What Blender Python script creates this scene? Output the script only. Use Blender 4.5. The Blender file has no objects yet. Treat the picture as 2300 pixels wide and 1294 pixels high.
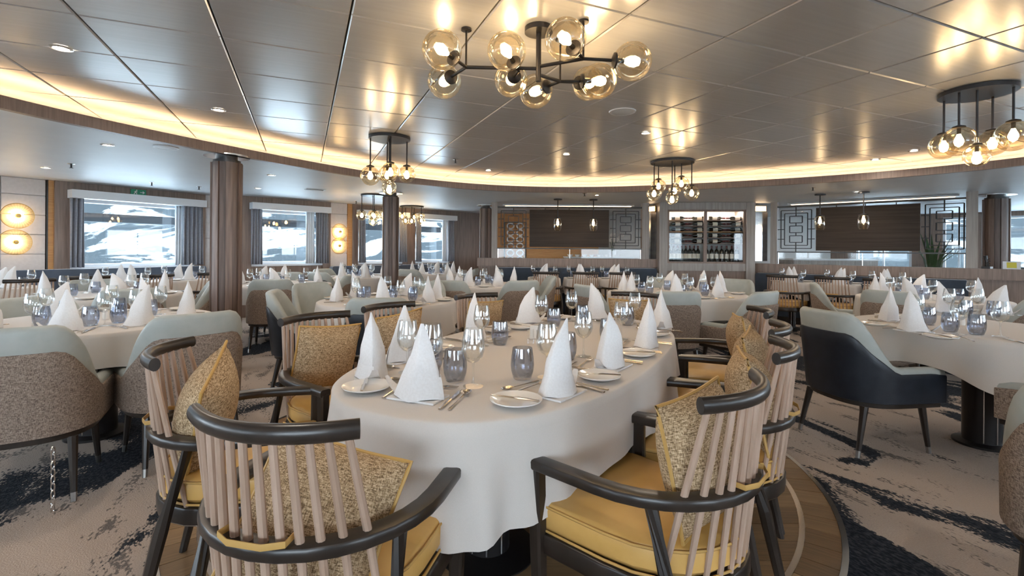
import bpy, math, random
from mathutils import Vector
random.seed(7)
SC = bpy.context.scene
COL = SC.collection
pi = math.pi

# ------------------------------------------------------------------ camera, world, exposure
CAM_H, FPX = 1.24, 1086.0
ROLL = math.atan(0.007)
HOR = 552 + 0.007 * 1150
cam_d = bpy.data.cameras.new('camera')
cam = bpy.data.objects.new('camera', cam_d); COL.objects.link(cam)
cam.location = (0, 0, CAM_H)
cam.rotation_euler = (pi / 2, -ROLL, 0)
cam_d.sensor_fit = 'HORIZONTAL'; cam_d.sensor_width = 36.0
cam_d.lens = 36.0 * FPX / 2300.0
cam_d.shift_y = -(647 - HOR) / 2300.0
cam_d.clip_start = 0.05; cam_d.clip_end = 3000
SC.camera = cam

world = bpy.data.worlds.new('overcast_sky'); SC.world = world; world.use_nodes = True
_bg = world.node_tree.nodes['Background']
_bg.inputs[0].default_value = (0.80, 0.91, 1.0, 1); _bg.inputs[1].default_value = 7.5

SC.view_settings.view_transform = 'Standard'
SC.view_settings.look = 'None'
SC.view_settings.gamma = 1.0
SC.view_settings.use_curve_mapping = False
SC.view_settings.exposure = 1.08
SC.cycles.max_bounces = 7; SC.cycles.diffuse_bounces = 4; SC.cycles.glossy_bounces = 4; SC.cycles.transparent_max_bounces = 32

BULB_E, COVE_E, DOWN_E = 25.0, 6.0, 300.0      # brightness of bulbs, cove strip, downlights

# ------------------------------------------------------------------ picture -> place
def ray(px, py):
    dx = (px - 1150) / FPX; du = -(py - HOR) / FPX
    c, s = math.cos(ROLL), math.sin(ROLL)
    return (dx * c - du * s, 1.0, dx * s + du * c)
def un(px, py, z):                     # where the line of sight meets a level plane
    r = ray(px, py); t = (z - CAM_H) / r[2]
    return (r[0] * t, t)
def zat(px, py, depth):                # height of a pixel at a known depth
    return CAM_H + ray(px, py)[2] * depth

Z_LOW, Z_MAIN = 2.15, 2.31             # perimeter ceiling, raised ceiling
KZ = (Z_MAIN-CAM_H)/1.14

# ------------------------------------------------------------------ mesh helpers
class MB:
    def __init__(s): s.v = []; s.f = []
    def add(s, vs, fs):
        n = len(s.v); s.v += [tuple(p) for p in vs]; s.f += [tuple(i + n for i in f) for f in fs]
        return s
    def box(s, x0, x1, y0, y1, z0, z1):
        return s.add([(x0,y0,z0),(x1,y0,z0),(x1,y1,z0),(x0,y1,z0),(x0,y0,z1),(x1,y0,z1),(x1,y1,z1),(x0,y1,z1)],
                     [(3,2,1,0),(4,5,6,7),(0,1,5,4),(1,2,6,5),(2,3,7,6),(3,0,4,7)])
    def obox(s, c, ux, uy, hx, hy, z0, z1):     # upright box on plan axes
        P = []
        for z in (z0, z1):
            for a, b in ((-1,-1),(1,-1),(1,1),(-1,1)):
                P.append((c[0]+ux[0]*hx*a+uy[0]*hy*b, c[1]+ux[1]*hx*a+uy[1]*hy*b, z))
        return s.add(P, [(3,2,1,0),(4,5,6,7),(0,1,5,4),(1,2,6,5),(2,3,7,6),(3,0,4,7)])
    def prism(s, poly, z0, z1, bevel=0.0):
        n = len(poly)
        if bevel > 0:
            cx = sum(p[0] for p in poly)/n; cy = sum(p[1] for p in poly)/n
            def sh(d):
                out = []
                for p in poly:
                    l = math.hypot(p[0]-cx, p[1]-cy) or 1
                    k = (l-d)/l; out.append((cx+(p[0]-cx)*k, cy+(p[1]-cy)*k))
                return out
            L = [(sh(bevel), z0), (poly, z0+bevel), (poly, z1-bevel), (sh(bevel*.35), z1-bevel*.3), (sh(bevel), z1)]
        else:
            L = [(poly, z0), (poly, z1)]
        V = [(p[0], p[1], z) for pl, z in L for p in pl]; Fc = []
        for k in range(len(L)-1):
            for i in range(n):
                j = (i+1) % n; Fc.append((k*n+i, k*n+j, (k+1)*n+j, (k+1)*n+i))
        Fc.append(tuple(reversed(range(n)))); Fc.append(tuple((len(L)-1)*n+i for i in range(n)))
        return s.add(V, Fc)
    def tube(s, path, r, n=8, closed=False, flat=None, up=(0,0,1), caps=True, square=False):
        m = len(path); P = [Vector(p) for p in path]; V = []
        for i in range(m):
            a = P[(i-1) % m] if (closed or i > 0) else P[i]
            b = P[(i+1) % m] if (closed or i < m-1) else P[i]
            t = (b-a).normalized(); u0 = Vector(up)
            if abs(t.dot(u0)) > .97: u0 = Vector((1,0,0)) if abs(t.x) < .9 else Vector((0,1,0))
            sd = t.cross(u0).normalized(); uu = sd.cross(t)
            ri = r[i] if isinstance(r, (list, tuple)) else r
            rs, ru = (ri, ri) if flat is None else (flat[0]*ri, flat[1]*ri)
            for k in range(n):
                an = 2*pi*k/n + (pi/n if square else 0)
                c, q = math.cos(an), math.sin(an)
                if square and n == 4: c, q = c*1.414, q*1.414
                if square and n > 4:
                    e = .45; c = math.copysign(abs(c)**e, c); q = math.copysign(abs(q)**e, q)
                V.append(P[i] + sd*(rs*c) + uu*(ru*q))
        Fc = []
        for i in range(m if closed else m-1):
            for k in range(n):
                j = (i+1) % m; l = (k+1) % n
                Fc.append((i*n+k, i*n+l, j*n+l, j*n+k))
        if not closed and caps:
            Fc.append(tuple(reversed(range(n)))); Fc.append(tuple((m-1)*n+k for k in range(n)))
        return s.add(V, Fc)
    def lathe(s, prof, n=16, c=(0,0), ax=None, close=False):
        V = []; Fc = []; m = len(prof)
        for r, z in prof:
            for k in range(n):
                a = 2*pi*k/n; V.append((c[0]+r*math.cos(a), c[1]+r*math.sin(a), z))
        for i in range(m-1):
            for k in range(n):
                l = (k+1) % n; Fc.append((i*n+k, i*n+l, (i+1)*n+l, (i+1)*n+k))
        if prof[0][0] > 1e-4 and close: Fc.append(tuple(reversed(range(n))))
        if prof[-1][0] > 1e-4 and close: Fc.append(tuple((m-1)*n+k for k in range(n)))
        return s.add(V, Fc)
    def ball(s, c, rx, ry=None, rz=None, n=12, m=8):
        ry = ry or rx; rz = rz or rx; V = [(c[0],c[1],c[2]-rz)]; Fc = []
        for i in range(1, m):
            t = -pi/2 + pi*i/m
            for k in range(n):
                a = 2*pi*k/n; V.append((c[0]+rx*math.cos(t)*math.cos(a), c[1]+ry*math.cos(t)*math.sin(a), c[2]+rz*math.sin(t)))
        V.append((c[0],c[1],c[2]+rz)); top = len(V)-1
        for k in range(n):
            l = (k+1) % n
            Fc.append((0, 1+l, 1+k)); Fc.append((top, 1+(m-2)*n+k, 1+(m-2)*n+l))
            for i in range(m-2): Fc.append((1+i*n+k, 1+i*n+l, 1+(i+1)*n+l, 1+(i+1)*n+k))
        return s.add(V, Fc)
    def grid(s, rows, closeu=False):
        n = len(rows[0]); V = [p for r in rows for p in r]; Fc = []
        for i in range(len(rows)-1):
            for k in range(n if closeu else n-1):
                l = (k+1) % n; Fc.append((i*n+k, i*n+l, (i+1)*n+l, (i+1)*n+k))
        return s.add(V, Fc)
    def mesh(s, name, smooth=True, ang=38):
        me = bpy.data.meshes.new(name); me.from_pydata(s.v, [], s.f); me.validate()
        if smooth:
            me.polygons.foreach_set('use_smooth', [True]*len(me.polygons))
            me.set_sharp_from_angle(angle=math.radians(ang))
        me.update(); return me

def put(name, me, m, parent=None, loc=(0,0,0), rz=0.0, rot=None):
    if isinstance(me, MB): me = me.mesh(name)
    o = bpy.data.objects.new(name, me); COL.objects.link(o)
    if m is not None and not me.materials: me.materials.append(m)
    o.location = loc; o.rotation_euler = rot if rot else (0, 0, rz)
    if parent: o.parent = parent
    return o
def tag(o, label, cat, group=None):
    o['label'] = label; o['category'] = cat
    if group: o['group'] = group
    return o
def thing(name, label, cat, loc=(0,0,0), rz=0.0, group=None):
    o = bpy.data.objects.new(name, None); COL.objects.link(o)
    o.empty_display_size = .1; o.location = loc; o.rotation_euler = (0, 0, rz)
    return tag(o, label, cat, group)
def struct(o): o['kind'] = 'structure'; return o
def clone(o, parent=None):
    c = o.copy(); COL.objects.link(c)
    if parent is not None: c.parent = parent
    for ch in o.children: clone(ch, c)
    return c
class Maker:                            # first use builds the thing, later uses copy it with its parts
    def __init__(s, fn): s.fn = fn; s.o = None
    def __call__(s, label, loc, rz=0.0, group=None, cat=None):
        if s.o is None: s.o = s.fn(); o = s.o
        else: o = clone(s.o)
        o.location = loc; o.rotation_euler = (o.rotation_euler[0], o.rotation_euler[1], rz)
        o['label'] = label
        if cat: o['category'] = cat
        if group: o['group'] = group
        return o
def face(f): return math.atan2(-f[0], f[1])
def unit(a, b=None):
    if b is not None: a = (a, b)
    l = math.hypot(a[0], a[1]); return (a[0]/l, a[1]/l)

# ------------------------------------------------------------------ materials
MATS = {}
def mat(name, col, rough=.5, metal=0.0, col2=None, scale=8.0, stretch=(1,1,1), detail=3.0, lo=.35, hi=.65, bump=0.0, bscale=None,
        spec=.5, coat=0.0, sheen=0.0, emit=0.0, coords='Object', kind='noise'):
    m = bpy.data.materials.new(name); m.use_nodes = True; MATS[name] = m
    nt = m.node_tree; N = nt.nodes; L = nt.links; b = N['Principled BSDF']
    b.inputs['Base Color'].default_value = (*col, 1); b.inputs['Roughness'].default_value = rough
    b.inputs['Metallic'].default_value = metal; b.inputs['Specular IOR Level'].default_value = spec
    if coat: b.inputs['Coat Weight'].default_value = coat; b.inputs['Coat Roughness'].default_value = .15
    if sheen: b.inputs['Sheen Weight'].default_value = sheen; b.inputs['Sheen Roughness'].default_value = .5
    if emit:
        b.inputs['Emission Color'].default_value = (*col, 1); b.inputs['Emission Strength'].default_value = emit
    if col2 is not None or bump:
        tc = N.new('ShaderNodeTexCoord'); mp = N.new('ShaderNodeMapping'); mp.inputs['Scale'].default_value = stretch
        L.new(tc.outputs[coords], mp.inputs['Vector'])
        tx = N.new('ShaderNodeTexNoise'); tx.inputs['Scale'].default_value = scale; tx.inputs['Detail'].default_value = detail
        L.new(mp.outputs[0], tx.inputs['Vector'])
        if col2 is not None:
            cr = N.new('ShaderNodeValToRGB'); cr.color_ramp.elements[0].position = lo; cr.color_ramp.elements[1].position = hi
            cr.color_ramp.elements[0].color = (*col, 1); cr.color_ramp.elements[1].color = (*col2, 1)
            L.new(tx.outputs['Fac'], cr.inputs[0]); L.new(cr.outputs[0], b.inputs['Base Color'])
        if bump:
            src = tx
            if bscale:
                src = N.new('ShaderNodeTexNoise'); src.inputs['Scale'].default_value = bscale; src.inputs['Detail'].default_value = 2
                L.new(mp.outputs[0], src.inputs['Vector'])
            bp = N.new('ShaderNodeBump'); bp.inputs['Strength'].default_value = bump; bp.inputs['Distance'].default_value = .004
            L.new(src.outputs['Fac'], bp.inputs['Height']); L.new(bp.outputs[0], b.inputs['Normal'])
    return m
def weave(name, c1, c2, c3, scale):     # two crossed thread directions
    m = bpy.data.materials.new(name); m.use_nodes = True; MATS[name] = m
    nt = m.node_tree; N = nt.nodes; L = nt.links; b = N['Principled BSDF']; b.inputs['Roughness'].default_value = .85
    b.inputs['Specular IOR Level'].default_value = .2
    tc = N.new('ShaderNodeTexCoord'); fac = []
    for st in ((1, 1, .16), (.16, .16, 1)):
        mp = N.new('ShaderNodeMapping'); mp.inputs['Scale'].default_value = st
        L.new(tc.outputs['Object'], mp.inputs['Vector'])
        t = N.new('ShaderNodeTexNoise'); t.inputs['Scale'].default_value = scale; t.inputs['Detail'].default_value = 2
        L.new(mp.outputs[0], t.inputs['Vector']); fac.append(t)
    a = N.new('ShaderNodeMath'); a.operation = 'ADD'; L.new(fac[0].outputs['Fac'], a.inputs[0]); L.new(fac[1].outputs['Fac'], a.inputs[1])
    h = N.new('ShaderNodeMath'); h.operation = 'MULTIPLY'; h.inputs[1].default_value = .5; L.new(a.outputs[0], h.inputs[0])
    cr = N.new('ShaderNodeValToRGB'); e = cr.color_ramp.elements
    e[0].position = .40; e[0].color = (*c1, 1); e[1].position = .62; e[1].color = (*c3, 1)
    k = e.new(.5); k.color = (*c2, 1)
    L.new(h.outputs[0], cr.inputs[0]); L.new(cr.outputs[0], b.inputs['Base Color'])
    bp = N.new('ShaderNodeBump'); bp.inputs['Strength'].default_value = .5; bp.inputs['Distance'].default_value = .003
    L.new(h.outputs[0], bp.inputs['Height']); L.new(bp.outputs[0], b.inputs['Normal'])
    return m
def thin_glass(name, tint, refl=.10, rough=.02, gcol=(1,1,1), edge=.35):
    m = bpy.data.materials.new(name); m.use_nodes = True; MATS[name] = m
    nt = m.node_tree; N = nt.nodes; L = nt.links; N.remove(N['Principled BSDF'])
    out = N['Material Output']; tr = N.new('ShaderNodeBsdfTransparent'); gl = N.new('ShaderNodeBsdfGlossy')
    gl.inputs['Roughness'].default_value = rough; gl.inputs['Color'].default_value = (*gcol, 1)
    lw = N.new('ShaderNodeLayerWeight'); lw.inputs['Blend'].default_value = edge
    mr = N.new('ShaderNodeMapRange'); mr.inputs[1].default_value = 0; mr.inputs[2].default_value = 1
    mr.inputs[3].default_value = refl*.4; mr.inputs[4].default_value = min(1, refl*5)
    L.new(lw.outputs['Fresnel'], mr.inputs[0])
    tr.inputs['Color'].default_value = (*tint, 1)
    mx = N.new('ShaderNodeMixShader'); L.new(mr.outputs[0], mx.inputs[0]); L.new(tr.outputs[0], mx.inputs[1]); L.new(gl.outputs[0], mx.inputs[2])
    L.new(mx.outputs[0], out.inputs['Surface']); return m
def emitter(name, col, st):
    m = bpy.data.materials.new(name); m.use_nodes = True; MATS[name] = m
    b = m.node_tree.nodes['Principled BSDF']; b.inputs['Base Color'].default_value = (*col, 1)
    b.inputs['Emission Color'].default_value = (*col, 1); b.inputs['Emission Strength'].default_value = st
    return m

WARM = (1.0, .66, .34)
M_linen = mat('linen_cloth', (.60,.555,.515), .8, col2=(.63,.585,.545), scale=500, bump=.05, spec=.2, sheen=.2)
M_napkin = mat('napkin_linen', (.72,.705,.70), .8, col2=(.76,.75,.75), scale=140, bump=.1, spec=.2)
M_leather = mat('grey_green_leather', (.36,.385,.36), .42, col2=(.40,.42,.395), scale=14, bump=.08, bscale=160)
M_navy = mat('navy_leather', (.010,.014,.022), .38, col2=(.016,.021,.031), scale=16, bump=.08, bscale=160)
M_weave = weave('brown_tweed', (.12,.088,.072), (.26,.20,.16), (.41,.33,.27), 480)
M_cushion = weave('golden_tweed', (.15,.095,.05), (.42,.285,.16), (.70,.54,.36), 520)
M_pipe = mat('mustard_piping', (.52,.31,.09), .5)
M_mustard = mat('mustard_leather', (.60,.35,.095), .42, col2=(.66,.395,.12), scale=9, bump=.06, bscale=140)
M_dark = mat('dark_walnut', (.018,.0135,.011), .30, col2=(.030,.022,.0175), scale=20, stretch=(1,1,.2))
M_spin = mat('pale_ash', (.37,.25,.18), .45, col2=(.48,.345,.265), scale=26, stretch=(1,1,.12))
M_tip = mat('brushed_steel_tip', (.35,.33,.31), .35, 1.0)
M_bronze = mat('dark_bronze', (.030,.027,.027), .38, .6)
M_steel = mat('cutlery_steel', (.62,.57,.52), .2, 1.0)
M_porc = mat('white_porcelain', (.82,.80,.77), .15, spec=.6)
M_clear = thin_glass('clear_glass', (.97,.98,.98), .10)
M_cabglass = thin_glass('cabinet_glass', (.97,.98,.98), .035)
M_tumbler = thin_glass('blue_grey_glass', (.80,.83,.885), .12)
M_globe = thin_glass('amber_globe_glass', (.96,.89,.75), .085, edge=.3)
M_pane = thin_glass('window_pane_glass', (.97,.985,1.0), .05)
M_bulb = emitter('warm_bulb', (1.0, .74, .45), BULB_E)
M_cove = emitter('cove_strip', (1.0, .66, .36), COVE_E)
M_head = emitter('header_strip', (1.0, .70, .42), 2.2)
M_down = emitter('downlight_lamp', (1.0, .88, .74), DOWN_E)
M_veneer = mat('walnut_veneer', (.185,.128,.10), .42, col2=(.265,.19,.15), scale=7, stretch=(6,6,.35), detail=5)
M_venh = mat('fascia_veneer', (.20,.135,.105), .45, col2=(.27,.19,.15), scale=9, stretch=(8,8,.5), detail=4)
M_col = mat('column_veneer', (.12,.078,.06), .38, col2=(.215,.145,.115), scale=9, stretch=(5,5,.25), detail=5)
M_colshade = mat('column_recess_shade', (.085,.055,.043), .45, col2=(.15,.10,.08), scale=9, stretch=(5,5,.25), detail=5)  # darker copy of the column veneer, flute shade put into the colour
M_honey = mat('honey_wood', (.52,.25,.085), .45, col2=(.62,.33,.12), scale=10, stretch=(.4,.4,6))  # golden wood; on the wall reveals its orange also carries the sconce glow
M_cream = mat('cream_panel', (.66,.60,.57), .55, col2=(.70,.64,.61), scale=30, bump=.1)
M_low = mat('painted_ceiling', (.60,.63,.66), .5, col2=(.63,.66,.685), scale=3, stretch=(1,1,1))
M_navyv = mat('navy_velvet', (.020,.033,.055), .8, col2=(.032,.048,.075), scale=6, sheen=.6)
M_slate = mat('slate_velvet', (.055,.075,.11), .8, col2=(.075,.098,.14), scale=6, sheen=.7)
M_curt = mat('grey_curtain', (.23,.24,.28), .8, col2=(.28,.29,.33), scale=40, sheen=.3)
M_sheer = mat('sheer_white', (.78,.82,.86), .8)
M_white = mat('white_trim', (.72,.74,.76), .4)
M_frame = mat('window_frame_white', (.70,.75,.80), .4)
M_stone = mat('grey_brown_veneer', (.27,.235,.21), .4, col2=(.36,.32,.29), scale=6, stretch=(5,5,.3), detail=5)
M_panel = mat('dark_screen_panel', (.036,.024,.017), .45, col2=(.055,.038,.028), scale=4, stretch=(.3,.3,9), spec=.2)
M_brass = mat('aged_brass', (.62,.43,.18), .3, 1.0)
M_chrome = mat('bright_metal', (.72,.70,.68), .22, 1.0)
M_black = mat('black_plastic', (.012,.012,.013), .35)
M_bottle = mat('dark_bottle_glass', (.010,.012,.010), .12, spec=.7)
M_paper = mat('paper_label', (.75,.70,.60), .6)
M_red = mat('dark_red_capsule', (.10,.012,.012), .4)
M_green = mat('sign_green', (.02,.30,.16), .4)
M_signw = mat('sign_white', (.85,.9,.87), .4)
M_leafg = mat('leaf_green', (.03,.075,.02), .5)
M_petal = mat('white_petal', (.85,.83,.80), .6)
M_asphalt = mat('grey_metal_beam', (.015,.018,.021), .7, spec=.1)
M_pale = mat('pale_wall', (.58,.57,.55), .5, col2=(.63,.62,.60), scale=2)  # even pale colour for back room surfaces, host desk and cabinet back

# brushed metal ceiling
M_ceil = mat('satin_metal_ceiling', (.62,.615,.615), .25, .5, col2=(.66,.655,.655), scale=3, stretch=(.6,12,1), detail=3, bump=.02)

# carpet: beige ground, long ink-blue shapes with ragged speckled edges
def carpet():
    m = bpy.data.materials.new('patterned_carpet'); m.use_nodes = True
    nt = m.node_tree; N = nt.nodes; L = nt.links; b = N['Principled BSDF']
    b.inputs['Roughness'].default_value = .95; b.inputs['Specular IOR Level'].default_value = .1
    tc = N.new('ShaderNodeTexCoord')
    def noise(sc, st, rot, det, off=(0,0,0), dist=0):
        mp = N.new('ShaderNodeMapping'); mp.vector_type = 'TEXTURE'
        mp.inputs['Scale'].default_value = tuple(1/q for q in st); mp.inputs['Rotation'].default_value = (0,0,rot)
        mp.inputs['Location'].default_value = off
        L.new(tc.outputs['Object'], mp.inputs['Vector'])
        t = N.new('ShaderNodeTexNoise'); t.inputs['Scale'].default_value = sc; t.inputs['Detail'].default_value = det
        t.inputs['Distortion'].default_value = dist
        L.new(mp.outputs[0], t.inputs['Vector']); return t.outputs['Fac']
    def ramp(src, a, c, va=0, vc=1):
        r = N.new('ShaderNodeMapRange'); r.inputs[1].default_value = a; r.inputs[2].default_value = c
        r.inputs[3].default_value = va; r.inputs[4].default_value = vc; L.new(src, r.inputs[0]); return r.outputs[0]
    def math_(op, x, y):
        k = N.new('ShaderNodeMath'); k.operation = op
        for i, q in enumerate((x, y)):
            if isinstance(q, (int, float)): k.inputs[i].default_value = q
            else: L.new(q, k.inputs[i])
        return k.outputs[0]
    def mix(f, a, c):
        k = N.new('ShaderNodeMix'); k.data_type = 'RGBA'; L.new(f, k.inputs['Factor'])
        for i, q in (('A', a), ('B', c)):
            s = [z for z in k.inputs if z.name == i and z.type == 'RGBA'][0]
            if isinstance(q, tuple): s.default_value = (*q, 1)
            else: L.new(q, s)
        return [z for z in k.outputs if z.type == 'RGBA'][0]
    big = noise(.95, (.85, 1.38, 1), 1.95, 3.4, (4.3, 1.2, 0), 1.3)
    speck = noise(42, (1, 1.8, 1), 1.95, 2)
    grain = noise(160, (1, 1, 1), 0, 2)
    mid = noise(2.6, (1, 2.6, 1), 1.95, 4, (9, 2, 0), .5)
    sp2 = math_('MULTIPLY', math_('SUBTRACT', speck, .5), .16)
    dark = ramp(math_('ADD', big, sp2), .552, .566)
    ground = mix(ramp(noise(.7, (1,1.4,1), .4, 3, (5,5,0)), .40, .62), (.44,.345,.28), (.29,.262,.25))
    ground = mix(ramp(grain, .3, .7), ground, mix(ramp(grain, .0, 1), (.37,.29,.235), (.52,.42,.35)))
    streak = ramp(math_('ADD', mid, math_('MULTIPLY', math_('SUBTRACT', speck, .5), .55)), .60, .66)
    c1 = mix(math_('MULTIPLY', streak, .8), ground, (.085,.078,.078))
    inkd = mix(ramp(speck, .42, .66), (.012,.015,.021), (.045,.050,.060))
    c2 = mix(dark, c1, inkd)
    L.new(c2, b.inputs['Base Color'])
    bp = N.new('ShaderNodeBump'); bp.inputs['Strength'].default_value = .5; bp.inputs['Distance'].default_value = .006
    L.new(grain, bp.inputs['Height']); L.new(bp.outputs[0], b.inputs['Normal'])
    return m
M_carpet = carpet()
M_plank = [mat('oak_plank_%d' % i, c, .38, col2=tuple(x*1.35 for x in c), scale=10, stretch=(.6,9,1), detail=4) for i, c in
           enumerate([(.22,.13,.064), (.165,.095,.046), (.27,.165,.083)])]

# ================================================================== STRUCTURE
ROOM = [(-8.9,-3.5),(-8.7,2.86),(-6.67,6.30),(-5.40,8.43),(-4.80,8.54),(-1.485,11.89),(-.60,12.6),(8.5,12.9),(12.5,9.0),(13.0,3.0),(12.0,-3.5)]
CC = (1.045, 2.97)
def cove(t, off=0.0):
    ph = -.485; n = 2.6; c, s = math.cos(t), math.sin(t)
    u = (4.17+off)*math.copysign(abs(c)**(2/n), c); v = (4.41+off)*math.copysign(abs(s)**(2/n), s)
    return (CC[0]+u*math.cos(ph)-v*math.sin(ph), CC[1]+u*math.sin(ph)+v*math.cos(ph))
def ray_poly(c, d, poly):
    best = None
    for i in range(len(poly)):
        a, b = poly[i], poly[(i+1) % len(poly)]
        ex, ey = b[0]-a[0], b[1]-a[1]; den = d[0]*ey-d[1]*ex
        if abs(den) < 1e-9: continue
        t = ((a[0]-c[0])*ey-(a[1]-c[1])*ex)/den; u = ((a[0]-c[0])*d[1]-(a[1]-c[1])*d[0])/den
        if t > 0 and -1e-6 <= u <= 1+1e-6 and (best is None or t < best): best = t
    return (c[0]+d[0]*best, c[1]+d[1]*best)
def grow(poly, k):
    out = []
    for p in poly:
        d = unit(p[0]-CC[0], p[1]-CC[1]); out.append((p[0]+d[0]*k, p[1]+d[1]*k))
    return out

# floor: carpet slab, round oak inlay with two metal rings
floor = struct(put('floor', MB().prism(ROOM, -.10, 0.0), M_carpet))
IC, IR, IN_ = (-.04, 2.94), 1.71, 1.555
inlay_base = put('inlay_base', MB().prism([(IC[0]+1.70*math.cos(a*pi/48), IC[1]+1.70*math.sin(a*pi/48)) for a in range(96)], .0005, .003), M_dark, floor)
NB = 78
st = 2*pi/NB
band = []
for k in range(3):
    g = .003/1.63
    pl = [(IN_+.012, -st/2+g), (IR-.012, -st/2+g), (IR-.012, st/2-g), (IN_+.012, st/2-g)]
    me = MB().prism([(r*math.cos(a), r*math.sin(a)) for r, a in pl], .003, .008).mesh('plank', False)
    me.materials.append(M_plank[k]); band.append(me)
for k in range(NB):
    put('plank', band[random.randrange(3)], None, floor, (IC[0], IC[1], 0), k*st)
w = .132; y = -IN_+.012
while y < IN_-.012:
    y1 = min(y+w, IN_-.012); R = IN_-.013
    cuts = [-2] + sorted(random.uniform(-1.1, 1.1) for _ in range(1)) + [2]
    for c0, c1 in zip(cuts, cuts[1:]):
        ys = [y+.0025+(y1-.0025-y-.0025)*i/4 for i in range(5)]
        left = [(max(-math.sqrt(max(R*R-q*q, 0)), c0+.0015), q) for q in ys]; right = [(min(math.sqrt(max(R*R-q*q, 0)), c1-.0015), q) for q in ys]
        if max(b[0]-a[0] for a, b in zip(left, right)) < .05 or min(b[0]-a[0] for a, b in zip(left, right)) <= .001: continue
        put('plank', MB().prism(right + left[::-1], .003, .008).mesh('plank', False), random.choice(M_plank), floor, (IC[0], IC[1], 0))
    y = y1
for r0, r1, h in ((IR-.011, IR+.012, .010), (IN_-.012, IN_+.011, .009)):
    put('metal_ring', MB().lathe([(r0,.0),(r0,h),(r1,h),(r1,.0)], 120), M_chrome, floor, (IC[0], IC[1], 0))

# low ceiling round the room, opening along the cove
NC = 120
ci = [cove(2*pi*k/NC) for k in range(NC)]
co = [ray_poly(CC, (p[0]-CC[0], p[1]-CC[1]), grow(ROOM, .12)) for p in ci]
ang = sorted(range(NC), key=lambda k: math.atan2(ci[k][1]-CC[1], ci[k][0]-CC[0]))
lowm = MB(); V = []
for k in range(NC):
    V += [(*ci[k], Z_LOW), (*co[k], Z_LOW), (*ci[k], Z_LOW+.02), (*co[k], Z_LOW+.02)]
Fs = []
for k in range(NC):
    j = (k+1) % NC; Fs += [(4*k, 4*k+1, 4*j+1, 4*j), (4*k+2, 4*j+2, 4*j+3, 4*k+3)]
lowm.add(V, Fs)
ceil_low = struct(put('ceiling_low', lowm, M_low))
# fascia (curved veneer), cove pocket, light strip
def ringmesh(o0, o1, z0, z1):
    m = MB(); V = []; Fs = []
    for k in range(NC):
        t = 2*pi*k/NC; a, b = cove(t, o0), cove(t, o1)
        V += [(*a, z0), (*b, z0), (*b, z1), (*a, z1)]
    for k in range(NC):
        j = (k+1) % NC
        for q in range(4): Fs.append((4*k+q, 4*j+q, 4*j+(q+1) % 4, 4*k+(q+1) % 4))
    return m.add(V, Fs)
struct(put('trim_cove_fascia', ringmesh(-.03, .02, Z_LOW-.014, Z_LOW+.072), M_venh))
struct(put('trim_cove_pocket', ringmesh(.36, .40, Z_LOW+.02, Z_MAIN+.02), M_white))
cl = thing('cove_light', 'warm light strip glowing round the raised ceiling edge', 'light strip')
put('strip', ringmesh(.13, .20, Z_LOW+.045, Z_LOW+.055), M_cove, cl)
put('profile', ringmesh(.10, .23, Z_LOW+.022, Z_LOW+.043), M_white, cl)
# raised ceiling: backing plus separate satin panels
ceil = struct(put('ceiling', MB().prism(grow(ROOM, .2), Z_MAIN+.02, Z_MAIN+.14), mat('ceiling_backing', (.03,.03,.03), .7)))
GA = math.radians(23.3); e2 = (math.cos(GA), math.sin(GA)); e1 = (-e2[1], e2[0]); G0 = un(1628.7, 84.5, Z_MAIN); PW, PH = .620*KZ, .556*KZ
outl = [cove(2*pi*k/90, .35) for k in range(90)]
def clip(poly, conv):
    area = sum(conv[i][0]*conv[(i+1) % len(conv)][1]-conv[(i+1) % len(conv)][0]*conv[i][1] for i in range(len(conv)))
    sg = 1 if area > 0 else -1
    for i in range(len(conv)):
        a, b = conv[i], conv[(i+1) % len(conv)]; out = []
        def sd(p): return sg*((b[0]-a[0])*(p[1]-a[1])-(b[1]-a[1])*(p[0]-a[0]))
        for k in range(len(poly)):
            p, q = poly[k], poly[(k+1) % len(poly)]; sp, sq = sd(p), sd(q)
            if sp >= 0: out.append(p)
            if (sp >= 0) != (sq >= 0):
                t = sp/(sp-sq); out.append((p[0]+(q[0]-p[0])*t, p[1]+(q[1]-p[1])*t))
        poly = out
        if len(poly) < 3: return None
    return poly
full = None
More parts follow.
